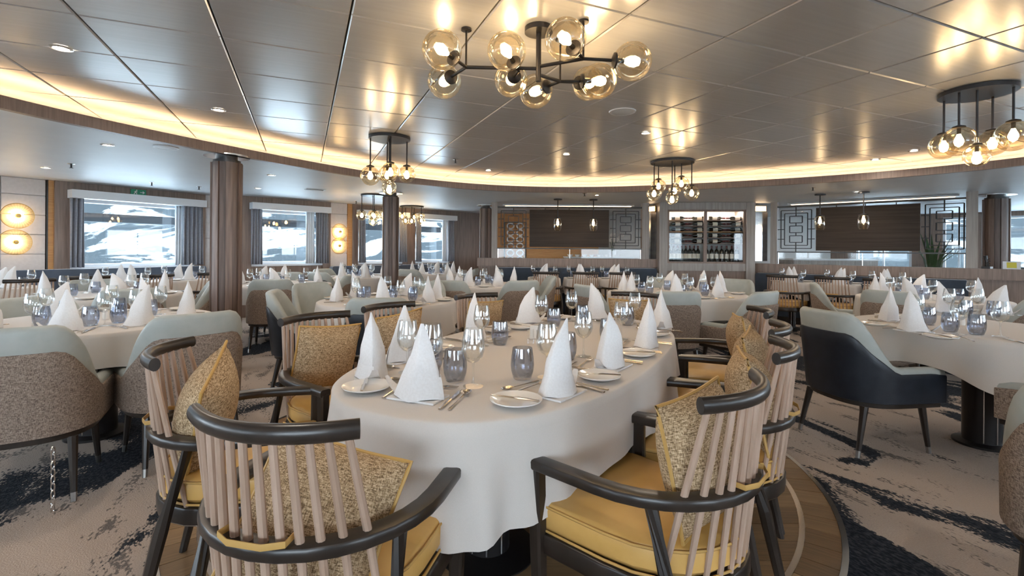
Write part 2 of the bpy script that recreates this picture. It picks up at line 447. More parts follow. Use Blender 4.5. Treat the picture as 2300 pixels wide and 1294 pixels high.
for i in range(-11, 11):
    for j in range(-12, 12):
        c = (G0[0]+e2[0]*PW*(i+.5)+e1[0]*PH*(j+.5), G0[1]+e2[1]*PW*(i+.5)+e1[1]*PH*(j+.5))
        hx, hy = PW/2-.0035, PH/2-.0022
        q = [(c[0]+e2[0]*a*hx+e1[0]*b*hy, c[1]+e2[1]*a*hx+e1[1]*b*hy) for a, b in ((-1,-1),(1,-1),(1,1),(-1,1))]
        r = clip(q, outl)
        if not r: continue
        ar = abs(sum(r[k][0]*r[(k+1) % len(r)][1]-r[(k+1) % len(r)][0]*r[k][1] for k in range(len(r))))/2
        if ar < .01: continue
        if ar > 4*hx*hy*.999:
            if full is None:
                m = MB(); b = .006
                m.add([(-hx,-hy,b),(hx,-hy,b),(hx,hy,b),(-hx,hy,b),(-hx+b,-hy+b,0),(hx-b,-hy+b,0),(hx-b,hy-b,0),(-hx+b,hy-b,0),(-hx,-hy,.014),(hx,-hy,.014),(hx,hy,.014),(-hx,hy,.014)],
                      [(7,6,5,4),(0,4,5,1),(1,5,6,2),(2,6,7,3),(3,7,4,0),(8,0,1,9),(9,1,2,10),(10,2,3,11),(11,3,0,8)])
                full = m.mesh('ceiling_panel', False); full.materials.append(M_ceil)
            put('ceiling_panel', full, None, ceil, (c[0], c[1], Z_MAIN), GA)
        else:
            lp = [((p[0]-c[0])*e2[0]+(p[1]-c[1])*e2[1], (p[0]-c[0])*e1[0]+(p[1]-c[1])*e1[1]) for p in r]
            put('ceiling_panel', MB().prism(lp, 0, .014).mesh('ceiling_panel', False), M_ceil, ceil, (c[0], c[1], Z_MAIN), GA)

# ---------------------------------------------------------------- walls
class Seg:
    def __init__(s, a, b, inside=CC):
        s.a = a; s.b = b; s.L = math.dist(a, b); s.d = unit(b[0]-a[0], b[1]-a[1])
        n = (-s.d[1], s.d[0])
        if (inside[0]-a[0])*n[0]+(inside[1]-a[1])*n[1] < 0: n = (-n[0], -n[1])
        s.n = n; s.rz = math.atan2(s.d[1], s.d[0])
    def pt(s, t, d=0): return (s.a[0]+s.d[0]*t+s.n[0]*d, s.a[1]+s.d[1]*t+s.n[1]*d)
    def box(s, mb, t0, t1, d0, d1, z0, z1):
        c = s.pt((t0+t1)/2, (d0+d1)/2); return mb.obox(c, s.d, s.n, (t1-t0)/2, (d1-d0)/2, z0, z1)
    def at(s, px, d=0.0):               # position along the wall where column px of the picture meets it
        k = ray(px, HOR)[0]             # x/y
        ax, ay = s.a[0]+s.n[0]*d, s.a[1]+s.n[1]*d
        return (k*ay-ax)/(s.d[0]-k*s.d[1])
    def z(s, px, py, d=0.0):
        return zat(px, py, s.pt(s.at(px, d), d)[1])
ZW = Z_MAIN+.02
def wall(name, seg, wins, m=M_cream, th=.14):
    mb = MB(); t = 0
    for (t0, t1, z0, z1) in sorted(wins):
        seg.box(mb, t, t0, -th, 0, 0, ZW); seg.box(mb, t0, t1, -th, 0, 0, z0); seg.box(mb, t0, t1, -th, 0, z1, ZW); t = t1
    seg.box(mb, t, seg.L, -th, 0, 0, ZW)
    return struct(put(name, mb, m))
WN = [0]
def window(seg, t0, t1, z0, z1, bars=0):
    WN[0] += 1; f = .05; mb = MB()
    for a, b, c, d in ((t0, t0+f, z0, z1), (t1-f, t1, z0, z1), (t0+f, t1-f, z0, z0+f), (t0+f, t1-f, z1-f, z1)):
        seg.box(mb, a, b, -.16, -.02, c, d)
    for k in range(bars):
        q = t0+(t1-t0)*(k+1)/(bars+1); seg.box(mb, q-.02, q+.02, -.13, -.07, z0+f, z1-f)
    w = struct(put('window_%d' % WN[0], mb, M_frame))
    q = seg.box(MB(), t0+f, t1-f, -.105, -.095, z0+f, z1-f)
    put('pane', q, M_pane, w)
    s_ = seg.box(MB(), t0-.02, t1+.02, -.02, .05, z0-.03, z0+.005); put('sill', s_, M_white, w)
    return w
SA = Seg(ROOM[2], ROOM[3]); SJ = Seg(ROOM[3], ROOM[4]); SB = Seg(ROOM[4], ROOM[5])
# window openings in picture columns
wa = (SA.at(152), SA.at(432), .93, 1.93)
wb = [(SB.at(562), SB.at(722), .93, 1.93), (SB.at(801), SB.at(901), .93, 1.93), (SB.at(929), SB.at(1006), .93, 1.93)]
wl = wall('wall_left', SA, [wa]); wlb = wall('wall_left_far', SB, wb); wj = wall('wall_left_return', SJ, [])
window(SA, *wa)
for x in wb: window(SB, *x)
# cladding: cream boards with grooves, veneer boards
def boards(seg, par, t0, t1, zs, m, d=.03):
    for z0, z1 in zip(zs, zs[1:]):
        put('board', seg.box(MB(), t0, t1, 0, d, z0+.006, z1-.006), m, par)
CREAMZ = [0.0, .60, .865, 1.13, 1.395, 1.66, 1.925, Z_LOW]
tA = SA.at(0)
boards(SA, wl, 0, SA.at(99), CREAMZ, M_cream, .035)
put('reveal_post', SA.box(MB(), SA.at(100.5), SA.at(104), 0, .06, 0, Z_LOW), M_black, wl)
put('glow_tint_strip', SA.box(MB(), SA.at(104), SA.at(117), 0, .05, 0, Z_LOW), M_honey, wl)  # golden wood reveal, lamp glow put into its orange colour
put('veneer_board', SA.box(MB(), SA.at(117), wa[0], 0, .09, 0, Z_LOW), M_veneer, wl)
put('veneer_board', SA.box(MB(), wa[0], wa[1], 0, .09, 1.93, Z_LOW), M_veneer, wl)
put('veneer_board', SA.box(MB(), wa[1], SA.L, 0, .09, 0, Z_LOW), M_veneer, wl)
boards(SJ, wj, .02, SJ.L-.02, CREAMZ, M_cream, .04)
def veneer(seg, par, t0, t1, z0=0, z1=Z_LOW, d=.07, m=M_veneer): put('veneer_board', seg.box(MB(), t0, t1, 0, d, z0, z1), m, par)
veneer(SB, wlb, 0, wb[0][0]); veneer(SB, wlb, wb[0][0], wb[0][1], 1.93); veneer(SB, wlb, wb[0][1], SB.at(739))
boards(SB, wlb, SB.at(740), SB.at(777), CREAMZ, M_cream, .04)
veneer(SB, wlb, SB.at(778), SB.at(788), d=.05, m=M_honey); veneer(SB, wlb, SB.at(788), wb[1][0])  # orange reveal here too has the sconce glow painted in
veneer(SB, wlb, wb[1][0], wb[1][1], 1.93); veneer(SB, wlb, wb[1][1], wb[2][0]); veneer(SB, wlb, wb[2][0], wb[2][1], 1.93); veneer(SB, wlb, wb[2][1], SB.L)
for seg, par, (t0, t1, _, _) in ((SA, wl, wa), (SB, wlb, wb[0]), (SB, wlb, wb[1]), (SB, wlb, wb[2])):
    put('apron_board', seg.box(MB(), t0, t1, 0, .03, 0, .93), M_veneer, par)
# the rest of the shell: side, rear and right walls with their own rows of windows
def plain_wall(name, a, b, wins, z0=.8, z1=2.05):
    s = Seg(a, b); L = [(f0*s.L, f1*s.L, z0, z1) for f0, f1 in wins]
    o = wall(name, s, L, M_veneer)
    for x in L: window(s, *x, bars=1)
    return s
plain_wall('wall_left_near', ROOM[1], ROOM[2], [(.08,.34),(.42,.66),(.72,.88)])
plain_wall('wall_left_rear', ROOM[0], ROOM[1], [(.06,.30),(.38,.62),(.70,.94)])
plain_wall('wall_rear', ROOM[10], ROOM[0], [(.05,.20),(.30,.44),(.56,.70),(.80,.95)])
plain_wall('wall_right_rear', ROOM[9], ROOM[10], [(.06,.30),(.38,.62),(.70,.94)])
plain_wall('wall_right', ROOM[8], ROOM[9], [(.06,.46),(.54,.94)])
plain_wall('wall_right_far', ROOM[7], ROOM[8], [(.10,.30),(.40,.50),(.585,.72),(.80,.94)])
struct(put('wall_back', Seg(ROOM[6], ROOM[7]).box(MB(), 0, 9.11, -.14, 0, 0, ZW), M_pale))
sw = Seg(ROOM[5], ROOM[6]); wbk = struct(put('wall_back_left', sw.box(MB(), 0, sw.L, -.14, 0, 0, ZW), M_veneer))
put('veneer_board', sw.box(MB(), .0, sw.L-.02, 0, .05, 0, Z_LOW), M_veneer, wbk)

# ---------------------------------------------------------------- outside: sea, snow slope, deck beam
def terrain():
    m = MB(); rows = []
    rs = [300 + 14*i for i in range(40)]
    for i, r in enumerate(rs):
        row = []
        for k in range(150):
            a = math.radians(-80 + 150*k/149)
            x, y = r*math.sin(a), r*math.cos(a)
            h = -8.6 + (r-300)*.30 + (r-300)*.10*math.sin(a*9+1)+ 4*math.sin(x*.031+1.3)*math.sin(y*.027)*min(1, i/4) + 2.2*math.sin(x*.11+y*.07)*min(1, i/3) + random.uniform(-.8,.8)*min(1, i/2)
            row.append((x, y, h))
        rows.append(row)
    return m.grid(rows)
M_snow = bpy.data.materials.new('snow_and_rock'); M_snow.use_nodes = True
def _snow():
    nt = M_snow.node_tree; N = nt.nodes; L = nt.links; b = N['Principled BSDF']; b.inputs['Roughness'].default_value = .9; b.inputs['Specular IOR Level'].default_value = 0.0
    tc = N.new('ShaderNodeTexCoord'); mp = N.new('ShaderNodeMapping'); mp.inputs['Scale'].default_value = (1, .5, 2.6); mp.inputs['Rotation'].default_value = (0, .35, .3)
    L.new(tc.outputs['Object'], mp.inputs['Vector'])
    t = N.new('ShaderNodeTexNoise'); t.inputs['Scale'].default_value = .022; t.inputs['Detail'].default_value = 9; t.inputs['Roughness'].default_value = .62; t.inputs['Distortion'].default_value = .6
    L.new(mp.outputs[0], t.inputs['Vector'])
    cr = N.new('ShaderNodeValToRGB'); e = cr.color_ramp.elements
    e[0].position = .43; e[0].color = (.20,.22,.23,1); e[1].position = .475; e[1].color = (.022,.028,.032,1)
    L.new(t.outputs['Fac'], cr.inputs[0]); L.new(cr.outputs[0], b.inputs['Base Color'])
_snow()
tag(put('snowy_mountainside', terrain(), M_snow), 'snow-streaked grey rocky mountainside beyond the windows', 'mountain')
M_sea = mat('cold_sea', (.42,.52,.57), .35, col2=(.47,.57,.62), scale=.02)
o = tag(put('sea', MB().grid([[(-700,-600,-8.6),(700,-600,-8.6)],[(-700,560,-8.6),(700,560,-8.6)]]), M_sea), 'pale calm sea water below the snowy shore', 'water'); o['kind'] = 'stuff'
db = MB(); SA.box(db, wa[0]-2.5, wa[1]+1.2, -1.6, -1.25, 1.66, 1.80)
tag(put('deck_beam', db, M_asphalt), 'dark grey overhead deck beam outside the largest left window', 'beam')
for (t0, t1, _, _), nm in zip(wb, ('window beside the fluted column', 'window behind the second column', 'farthest left window')):
    b = MB(); SB.box(b, t0-.2, t1+.35, -.95, -.75, 1.66, 1.80)
    tag(put('deck_beam', b, M_asphalt), 'dark grey overhead beam outside the ' + nm, 'beam')

# ================================================================== WINDOW DRESSING
TN = [0]
def trim(me, m):
    TN[0] += 1; return struct(put('trim_%d' % TN[0], me, m))
def valance(seg, p0, p1):
    t0, t1 = seg.at(p0), seg.at(p1)
    trim(seg.box(MB(), t0, t1, .085, .26, 1.92, 2.035), M_white)
def curtain(seg, t0, t1, label, m=M_curt, d=.17, amp=.028, waves=None, z0=.94, gather=0.0):
    n = 60; rows = []; L = t1-t0; wv = waves or max(3, L/.085)
    for z in (1.93, 1.7, 1.45, 1.2, z0):
        k = (1.93-z)/(1.93-z0); row = []
        for i in range(n+1):
            s = i/n; t = t0+L*(s*(1-gather*k*(1-k)*2)); a = amp*(.75+.5*k)
            p = seg.pt(t, d+a*math.sin(2*pi*wv*s+.6*k)+.008*math.sin(17*s+3*k)); row.append((p[0], p[1], z))
        rows.append(row)
    m_ = MB().grid(rows); o = put('curtain', m_, m); md = o.modifiers.new('thick', 'SOLIDIFY'); md.thickness = .006
    return tag(o, label, 'curtain', 'window curtains')
valance(SA, 145, 446)
curtain(SA, SA.at(146), SA.at(178), 'grey curtain at the near side of the largest left window', waves=3)
curtain(SA, SA.at(398), SA.at(444), 'grey pleated curtain at the far side of the largest left window', waves=5)
curtain(SA, SA.at(386), SA.at(404), 'sheer white curtain edge inside the largest left window', M_sheer, d=.10, amp=.018, waves=3)
wnames = ['window just right of the fluted column', 'window behind the second column', 'farthest left window']
for (p0, p1), nm in zip(((556, 731), (796, 906), (924, 1012)), wnames):
    valance(SB, p0, p1); w = (p1-p0)*.15
    curtain(SB, SB.at(p0+1), SB.at(p0+w), 'grey curtain on the near side of the ' + nm, d=.16, amp=.022, waves=4)
    curtain(SB, SB.at(p1-w*1.15), SB.at(p1-1), 'grey curtain on the far side of the ' + nm, d=.16, amp=.022, waves=5)
    curtain(SB, SB.at(p1-w*1.9), SB.at(p1-w*1.15), 'sheer white curtain in the ' + nm, M_sheer, d=.11, amp=.016, waves=4)

# wall sconces: ribbed amber glass discs with brass hub
M_ribglass = thin_glass('ribbed_amber_glass', (1.0,.90,.62), .05, .15, (1,.85,.55), .4)
def sconce():
    t = thing('wall_sconce', '', 'sconce')
    put('backplate', MB().lathe([(.0,0),(.055,0),(.055,.012),(0,.012)], 20), M_brass, t, rot=(pi/2, 0, 0))
    b = put('bulb', MB().lathe([(.03,.016),(.062,.016),(.062,.034),(.03,.034),(.03,.016)], 20), M_bulb, t, rot=(pi/2, 0, 0))
    m = MB(); n = 64
    for r0, r1, z0, z1 in ((.03,.08,.062,.060), (.08,.13,.060,.050), (.13,.165,.050,.034)):
        rows = [[], []]
        for k in range(n):
            a = 2*pi*k/n; rp = .003*(1 if k % 2 else -1)
            rows[0].append((r0*math.cos(a), r0*math.sin(a), z0+rp)); rows[1].append((r1*math.cos(a), r1*math.sin(a), z1+rp))
        m.grid(rows, True)
    put('glass_disc', m, M_ribglass, t, rot=(pi/2, 0, 0))
    put('rim', MB().tube([(.165*math.cos(k*pi/20), .165*math.sin(k*pi/20), .034) for k in range(40)], .004, 5, True), M_brass, t, rot=(pi/2, 0, 0))
    put('hub', MB().lathe([(0,.10),(.018,.097),(.026,.085),(.03,.062),(.034,.06),(.034,.034),(.012,.034),(.012,.012)], 16), M_brass, t, rot=(pi/2, 0, 0))
    return t
mk_sconce = Maker(sconce)
for seg, px, py, lb in ((SA, 37, 485, 'ribbed amber glass wall sconce by the left picture edge, upper one'), (SA, 32, 544, 'ribbed amber glass wall sconce by the left picture edge, lower one'),
                        (SB, 761, 521, 'amber disc wall sconce between far windows, upper of the pair'), (SB, 760, 552, 'amber disc wall sconce between far windows, lower of the pair')):
    d = .038 if seg is SA else .043
    t = seg.at(px, d); p = seg.pt(t, d); z = zat(px, py, p[1])
    mk_sconce(lb, (p[0], p[1], z), math.atan2(seg.n[0], -seg.n[1]), 'amber disc wall sconces')

# exit sign over the big window
t = SA.at(310, .1); p = SA.pt(t, .092)
sg = thing('exit_sign', 'green exit sign with running figure and arrow above left window', 'sign', (p[0], p[1], 2.085), SA.rz+pi)
sg.rotation_euler = (0, 0, math.atan2(SA.n[0], -SA.n[1]))
put('plate', MB().box(-.10,.10,-.012,0,-.045,.045), M_green, sg)
pic = MB()
pic.tube([(.02,-.014,0),(.075,-.014,0)], .006, 4); pic.add([(.055,-.015,.024),(.085,-.015,0),(.055,-.015,-.024)], [(0,2,1)])
pic.tube([(-.03,-.014,.012),(-.045,-.014,-.006),(-.06,-.014,-.03)], .006, 4); pic.tube([(-.045,-.014,-.006),(-.028,-.014,-.012),(-.022,-.014,-.032)], .006, 4)
pic.tube([(-.055,-.014,.004),(-.035,-.014,.016),(-.015,-.014,.004)], .005, 4); pic.ball((-.024,-.014,.03), .009, .002, .009, 8, 6)
put('pictogram', pic, M_signw, sg)

# ================================================================== COLUMNS
def column(name, label, x, y, r, ns=14, z1=Z_LOW):
    t = thing('column', label, 'column', (x, y, 0))
    put('core', MB().lathe([(r*.9,0),(r*.9,z1-.05)], 28), M_dark, t)
    w = 2*pi/ns
    for k in range(ns):
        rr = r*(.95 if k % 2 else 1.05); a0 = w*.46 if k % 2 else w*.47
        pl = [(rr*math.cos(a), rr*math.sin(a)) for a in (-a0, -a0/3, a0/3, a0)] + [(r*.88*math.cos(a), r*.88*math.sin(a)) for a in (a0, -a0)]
        put('slat', MB().prism(pl, 0.02, z1-.075).mesh('slat'), M_col if k % 2 == 0 else M_colshade, t, rz=k*w)
    put('neck', MB().lathe([(r*.72,z1-.08),(r*.72,z1-.012)], 24), M_dark, t)
    put('ceiling_plate', MB().lathe([(0,z1-.014),(r*1.5,z1-.014),(r*1.5,z1-.001)], 28), M_chrome, t)
    put('foot', MB().lathe([(r*1.06,0),(r*1.06,.06),(r*.9,.06)], 28), M_dark, t)
    return t
c1 = un(510, 350, Z_LOW); column('column', 'fluted walnut column nearest the camera, left of the oval table', c1[0], c1[1], .135)
c2 = un(878, 433, Z_LOW); column('column', 'fluted walnut column behind the hanging globe lights, mid left', c2[0], c2[1], .125)
c3 = un(1091, 461, Z_LOW); column('column', 'dark walnut column at the left end of the glazed partition', c3[0], c3[1], .12)
c4 = un(2238, 437, Z_LOW); column('column', 'walnut column by the host desk at far right', c4[0], c4[1], .155)

# ================================================================== BANQUETTES
def banquette(seg, t0, t1, label, m, zt=.92, d0=.09, depth=.62, ncush=None):
    t = thing('banquette', label, 'banquette')
    put('plinth', seg.box(MB(), t0+.02, t1-.02, d0, d0+depth-.08, 0, .12), M_dark, t)
    put('seat_base', seg.box(MB(), t0, t1, d0, d0+depth-.04, .12, .32), m, t)
    n = ncush or max(1, int((t1-t0)/1.2)); w = (t1-t0)/n
    for k in range(n):
        a, b = t0+k*w+.004, t0+(k+1)*w-.004
        q = [seg.pt(a, d0+.16), seg.pt(b, d0+.16), seg.pt(b, d0+depth), seg.pt(a, d0+depth)]
        put('seat_cushion', MB().prism(q, .32, .46, .025), m, t)
        q = [seg.pt(a, d0), seg.pt(b, d0), seg.pt(b, d0+.15), seg.pt(a, d0+.15)]
        put('back_cushion', MB().prism(q, .34, zt, .03), m, t)
    return t
banquette(SA, .05, SA.L-.05, 'long slate blue velvet banquette under the largest left window', M_slate)
banquette(SB, SB.at(735), SB.L-.1, 'blue banquette under the two far left windows', M_slate, .88)

# ================================================================== GLAZED PARTITIONS WITH FRETWORK
PA, PB = un(1105, 455, Z_LOW), un(1456, 457, Z_LOW)
PC, PD = un(1733, 455, Z_LOW), un(2197, 430, Z_LOW)
WA, WB_ = un(1479, 455, Z_LOW), un(1692, 455, Z_LOW)
def fret(seg, t0, t1, z0, z1, parent, d=.04):
    """metal fretwork: nested frames and three small boxes on a spine, every bar its own piece"""
    r = .0065
    def bar(a, b, za, zb):
        pa, pb = seg.pt(a, d), seg.pt(b, d)
        put('bar', MB().tube([(pa[0],pa[1],za),(pb[0],pb[1],zb)], r, 4, square=True), M_bronze, parent)
    def rect(a, b, za, zb): bar(a, b, za, za); bar(a, b, zb, zb); bar(a, a, za, zb); bar(b, b, za, zb)
    W, Hh = t1-t0, z1-z0; c = (t0+t1)/2
    rect(t0+.09*W, t1-.09*W, z0+.07*Hh, z1-.07*Hh); rect(t0+.19*W, t1-.19*W, z0+.14*Hh, z1-.14*Hh)
    for k in range(3):
        zc = z0+Hh*(.28+.22*k); rect(c-.17*W, c+.17*W, zc-.075*Hh, zc+.075*Hh)
        for a, b in ((t0, t0+.19*W), (t1-.19*W, t1)): bar(a, b, zc, zc)
    bar(c, c, z0, z0+.205*Hh); bar(c, c, z1-.205*Hh, z1); bar(c, c, z0+.355*Hh, z0+.425*Hh); bar(c, c, z0+.575*Hh, z0+.645*Hh)
def bay(a, b, label, ledge, rail, top, fr, pan, low_to, low_from=0.0):
    s = Seg(a, b, (2, 0)); t = thing('glazed_partition', label, 'partition'); L = s.L
    put('low_wall', s.box(MB(), -low_from, L+low_to, -.07, .06, 0, ledge-.16), M_veneer, t)
    put('ledge', s.box(MB(), -low_from-.02, L+low_to, -.10, .14, ledge-.16, ledge), M_veneer, t)
    for q0, q1 in ((0, .11), (L-.13, L)): put('post', s.box(MB(), q0, q1, -.06, .07, ledge, Z_LOW), M_stone, t)
    put('header', s.box(MB(), .11, L-.13, -.03, .05, top-.03, top), M_dark, t)
    put('rail', s.box(MB(), .11, L-.13, -.02, .05, rail-.02, rail), M_dark, t)
    for q in (.125, L*.5, L-.145): put('glass_clip', s.box(MB(), q-.006, q+.006, -.01, .02, ledge, rail-.02), M_chrome, t)
    for q0, q1 in ((.13, L*.5-.01), (L*.5+.01, L-.15)): put('glass_pane', s.box(MB(), q0, q1, 0, .008, ledge, rail-.02), M_cabglass, t)
    p0, p1 = s.at(pan[0]), s.at(pan[1])
    put('solid_panel', s.box(MB(), p0, p1, -.02, .03, rail+.02, top-.06), M_panel, t)
    for q in (p0+.3, (p0+p1)/2, p1-.3): put('hanger', s.box(MB(), q-.006, q+.006, 0, .012, top-.06, top-.03), M_bronze, t)
    for f0, f1 in fr:
        fret(s, s.at(f0), s.at(f1), rail, top-.03, t)
    return s
sP = bay(PA, PB, 'glazed partition with fretwork left of the wine cabinet', 1.07, 1.27, 2.075, ((1119, 1187), (1369, 1439)), (1189, 1367), .22, .25)
sQ = bay(PC, PD, 'glazed partition with fretwork right of the wine cabinet', 1.005, 1.235, 2.07, ((1748, 1831), (2069, 2175)), (1833, 2067), .62, .3)
banquette(Seg(PA, PB, (2, 0)), .1, sP.L+.1, 'navy banquette in front of the left glazed partition', M_navyv, .895, .145)
banquette(Seg(PC, PD, (2, 0)), -.2, sQ.L-.1, 'navy banquette in front of the right glazed partition', M_navyv, .835, .145)
# warm light lines in the recess behind the headers
for s, lb in ((sP, 'left glazed partition'), (sQ, 'right glazed partition')):
    t = thing('header_light', 'warm linear light above the ' + lb, 'light strip')
    put('profile', s.box(MB(), .2, s.L-.2, -.42, -.30, Z_LOW-.03, Z_LOW-.002), M_white, t)
    put('strip', s.box(MB(), .25, s.L-.25, -.40, -.32, Z_LOW-.036, Z_LOW-.031), M_head, t)

# back room seen through the partitions
def boxthing(name, label, cat, c, hx, hy, z0, z1, m, top=None):
    t = thing(name, label, cat, (c[0], c[1], 0))
    put('body', MB().box(-hx, hx, -hy, hy, z0, z1), m, t)
    if top: put('worktop', MB().box(-hx-.02, hx+.02, -hy-.02, hy+.02, z1, z1+.03), top, t)
    return t
o = put('wood_wall_panel', MB().box(-.55, 2.2, 12.30, 12.36, 0, Z_LOW), M_honey); tag(o, 'warm brown wood wall behind the left glazed partition', 'wall panel')
t = thing('lattice_screen', 'white pierced lattice screen behind the left glazed partition', 'screen', (.08, 12.22, 0))
LW = .24
for k in range(6):
    for q in range(2):
        cx, cz = -LW/2+LW*q, .98+.17*k
        put('lattice_ring', MB().tube([(cx+.085*math.cos(i*pi/6), 0, cz+.07*math.sin(i*pi/6)) for i in range(12)], .018, 5, True, up=(0,1,0)), M_white, t)
put('lattice_frame', MB().tube([(-.27,0,.88),(.27,0,.88),(.27,0,1.92),(-.27,0,1.92)], .018, 4, True, up=(0,1,0), square=True), M_dark, t)
put('stand', MB().box(-.2,.2,-.1,.1,0,.87), M_dark, t)
boxthing('service_counter', 'pale service counter behind the left glazed partition', 'counter', (2.0, 11.3), .75, .3, 0, 1.05, M_pale, M_white)
t = thing('orchid_pot', 'white orchid in a pot on the counter behind the left partition', 'plant', (2.35, 11.3, 1.08))
put('pot', MB().lathe([(0,0),(.07,0),(.09,.14),(.08,.14),(.07,.12),(0,.12)], 14), M_white, t)
st_ = MB(); fl = MB()
for k in range(4):
    a = k*1.6; pth = [(0,0,.12),(.04*math.cos(a),.04*math.sin(a),.3),(.12*math.cos(a),.1*math.sin(a),.46),(.22*math.cos(a),.12*math.sin(a),.5)]
    st_.tube(pth, .006, 5)
    for j in range(5):
        f = j/4; fl.ball((.08*math.cos(a)+.15*f*math.cos(a), .1*math.sin(a), .38+.13*f), .045, .02, .04, 7, 5)
put('stem', st_, M_leafg, t); put('blossom', fl, M_petal, t)
for k in range(4):
    a = k*1.57; put('leaf', MB().add([(0,0,.13),(.10*math.cos(a+.3),.10*math.sin(a+.3),.2),(.22*math.cos(a),.22*math.sin(a),.15),(.10*math.cos(a-.3),.10*math.sin(a-.3),.2)], [(0,1,2,3)]), M_leafg, t)
for k in range(7):
    tag(put('bowl', MB().lathe([(0,0),(.03,0),(.075,.05),(.072,.05),(.03,.008)], 14), M_porc, None, (1.34+.165*k, 11.12, 1.08)),
        'white bowl on the counter behind the left partition, number %s from the left' % ['one','two','three','four','five','six','seven'][k], 'bowl', 'bowls on the service counter')
boxthing('service_counter', 'grey service counter behind the right glazed partition', 'counter', (6.9, 10.6), .9, .3, 0, 1.05, M_stone, M_white)
t = thing('potted_plant', 'leafy green plant seen behind the right fretwork', 'plant', (7.62, 8.75, 0))
put('pot', MB().lathe([(0,0),(.13,0),(.17,.5),(.15,.5),(.14,.46),(0,.46)], 16), M_white, t)
for k in range(12):
    a = k*2.4; l = .28+.2*random.random(); h = 1.0+.6*random.random()
    put('leaf', MB().grid([[(.02*math.cos(a+1.57),.02*math.sin(a+1.57),.46),(-.02*math.cos(a+1.57),-.02*math.sin(a+1.57),.46)],
        [(.14*math.cos(a)+.028*math.cos(a+1.57),.14*math.sin(a)+.028*math.sin(a+1.57),.46+h*.55),(.14*math.cos(a)-.028*math.cos(a+1.57),.14*math.sin(a)-.028*math.sin(a+1.57),.46+h*.55)],
        [(l*math.cos(a),l*math.sin(a),.46+h*.8),(l*math.cos(a)+.004,l*math.sin(a),.46+h*.8)]]), M_leafg, t)

# ================================================================== WINE CABINET
sC = Seg(WA, WB_, (2, 0)); L = sC.L
t = thing('wine_cabinet', 'tall glazed wine cabinet with bottle shelves between the partitions', 'cabinet')
D0, D1 = -.50, .06
for q0, q1 in ((0, .15), (L-.16, L)): put('side_post', sC.box(MB(), q0, q1, D0, D1+.04, 0, Z_LOW-.005), M_stone, t)
put('header', sC.box(MB(), .15, L-.16, D0, D1+.03, 2.01, Z_LOW-.005), M_stone, t)
put('back_panel', sC.box(MB(), .15, L-.16, D0, D0+.03, .9, 2.01), M_pale, t)
put('bottom_board', sC.box(MB(), .15, L-.16, D0, D1, 1.0, 1.03), M_venh, t)
put('lower_front', sC.box(MB(), .15, L-.16, D0, D1+.02, .86, 1.0), M_stone, t)
put('base_panel', sC.box(MB(), .15, L-.16, D0, D1-.02, 0, .86), M_veneer, t)
mid = L*.49
for a, b in ((.15, .19), (mid-.03, mid+.03), (L-.20, L-.16)): put('door_stile', sC.box(MB(), a, b, D1-.035, D1, 1.03, 2.01), M_venh, t)
put('door_rail', sC.box(MB(), .15, L-.16, D1-.03, D1, 1.975, 2.01), M_venh, t)
for a, b in ((.19, mid-.03), (mid+.03, L-.20)): put('door_glass', sC.box(MB(), a, b, D1-.02, D1-.014, 1.03, 1.975), M_cabglass, t)
SHZ = [1.39, 1.50, 1.61, 1.72, 1.83]
for z in SHZ: put('shelf', sC.box(MB(), .16, L-.17, D0+.03, D1-.06, z-.02, z-.008), M_honey if abs(z-1.61) < .01 else M_venh, t)
for q in (.32, .74, 1.15, 1.5): put('spot', sC.box(MB(), q*L/1.72-.03, q*L/1.72+.03, -.20, -.14, 1.995, 2.0), M_down, t)
def bottle():
    o = thing('wine_bottle', '', 'bottle')
    put('glass', MB().lathe([(0,0),(.037,0),(.038,.02),(.038,.19),(.033,.215),(.015,.24),(.0145,.295),(.016,.297),(.016,.305),(0,.305)], 14), M_bottle, o)
    put('label', MB().lathe([(.0386,.06),(.0386,.15)], 14), M_paper, o)
    put('capsule', MB().lathe([(.0165,.25),(.0165,.307),(0,.307)], 12), M_red, o)
    return o
mk_bottle = Maker(bottle)
ORD = ['first','second','third','fourth','fifth','sixth','seventh','eighth','ninth','tenth']
for dn, (a, b), n in (('left', (.19, mid-.03), 8), ('right', (mid+.03, L-.20), 7)):
    for k in range(n):
        p = sC.pt(a+.05+(b-a-.1)*k/(n-1), -.12)
        mk_bottle('wine bottle standing on the cabinet floor behind the %s door, %s from left' % (dn, ORD[k]), (p[0], p[1], 1.03), random.uniform(-.5,.5), 'standing bottles in the wine cabinet')
    for si, z in enumerate(SHZ):
        for k in range(2):
            tt = a+.08+(b-a)*(.02 if k == 0 else .52)+random.uniform(-.01,.01); fl = k
            p = sC.pt(tt + (.30 if fl else 0), -.13)
            o = mk_bottle('wine bottle lying on the %s shelf up behind the %s cabinet door, %s one' % (ORD[si], dn, ('left','right')[k]), (p[0], p[1], z+.031), 0, 'lying bottles in the wine cabinet')
            o.rotation_euler = (0, pi/2 if not fl else -pi/2, sC.rz)

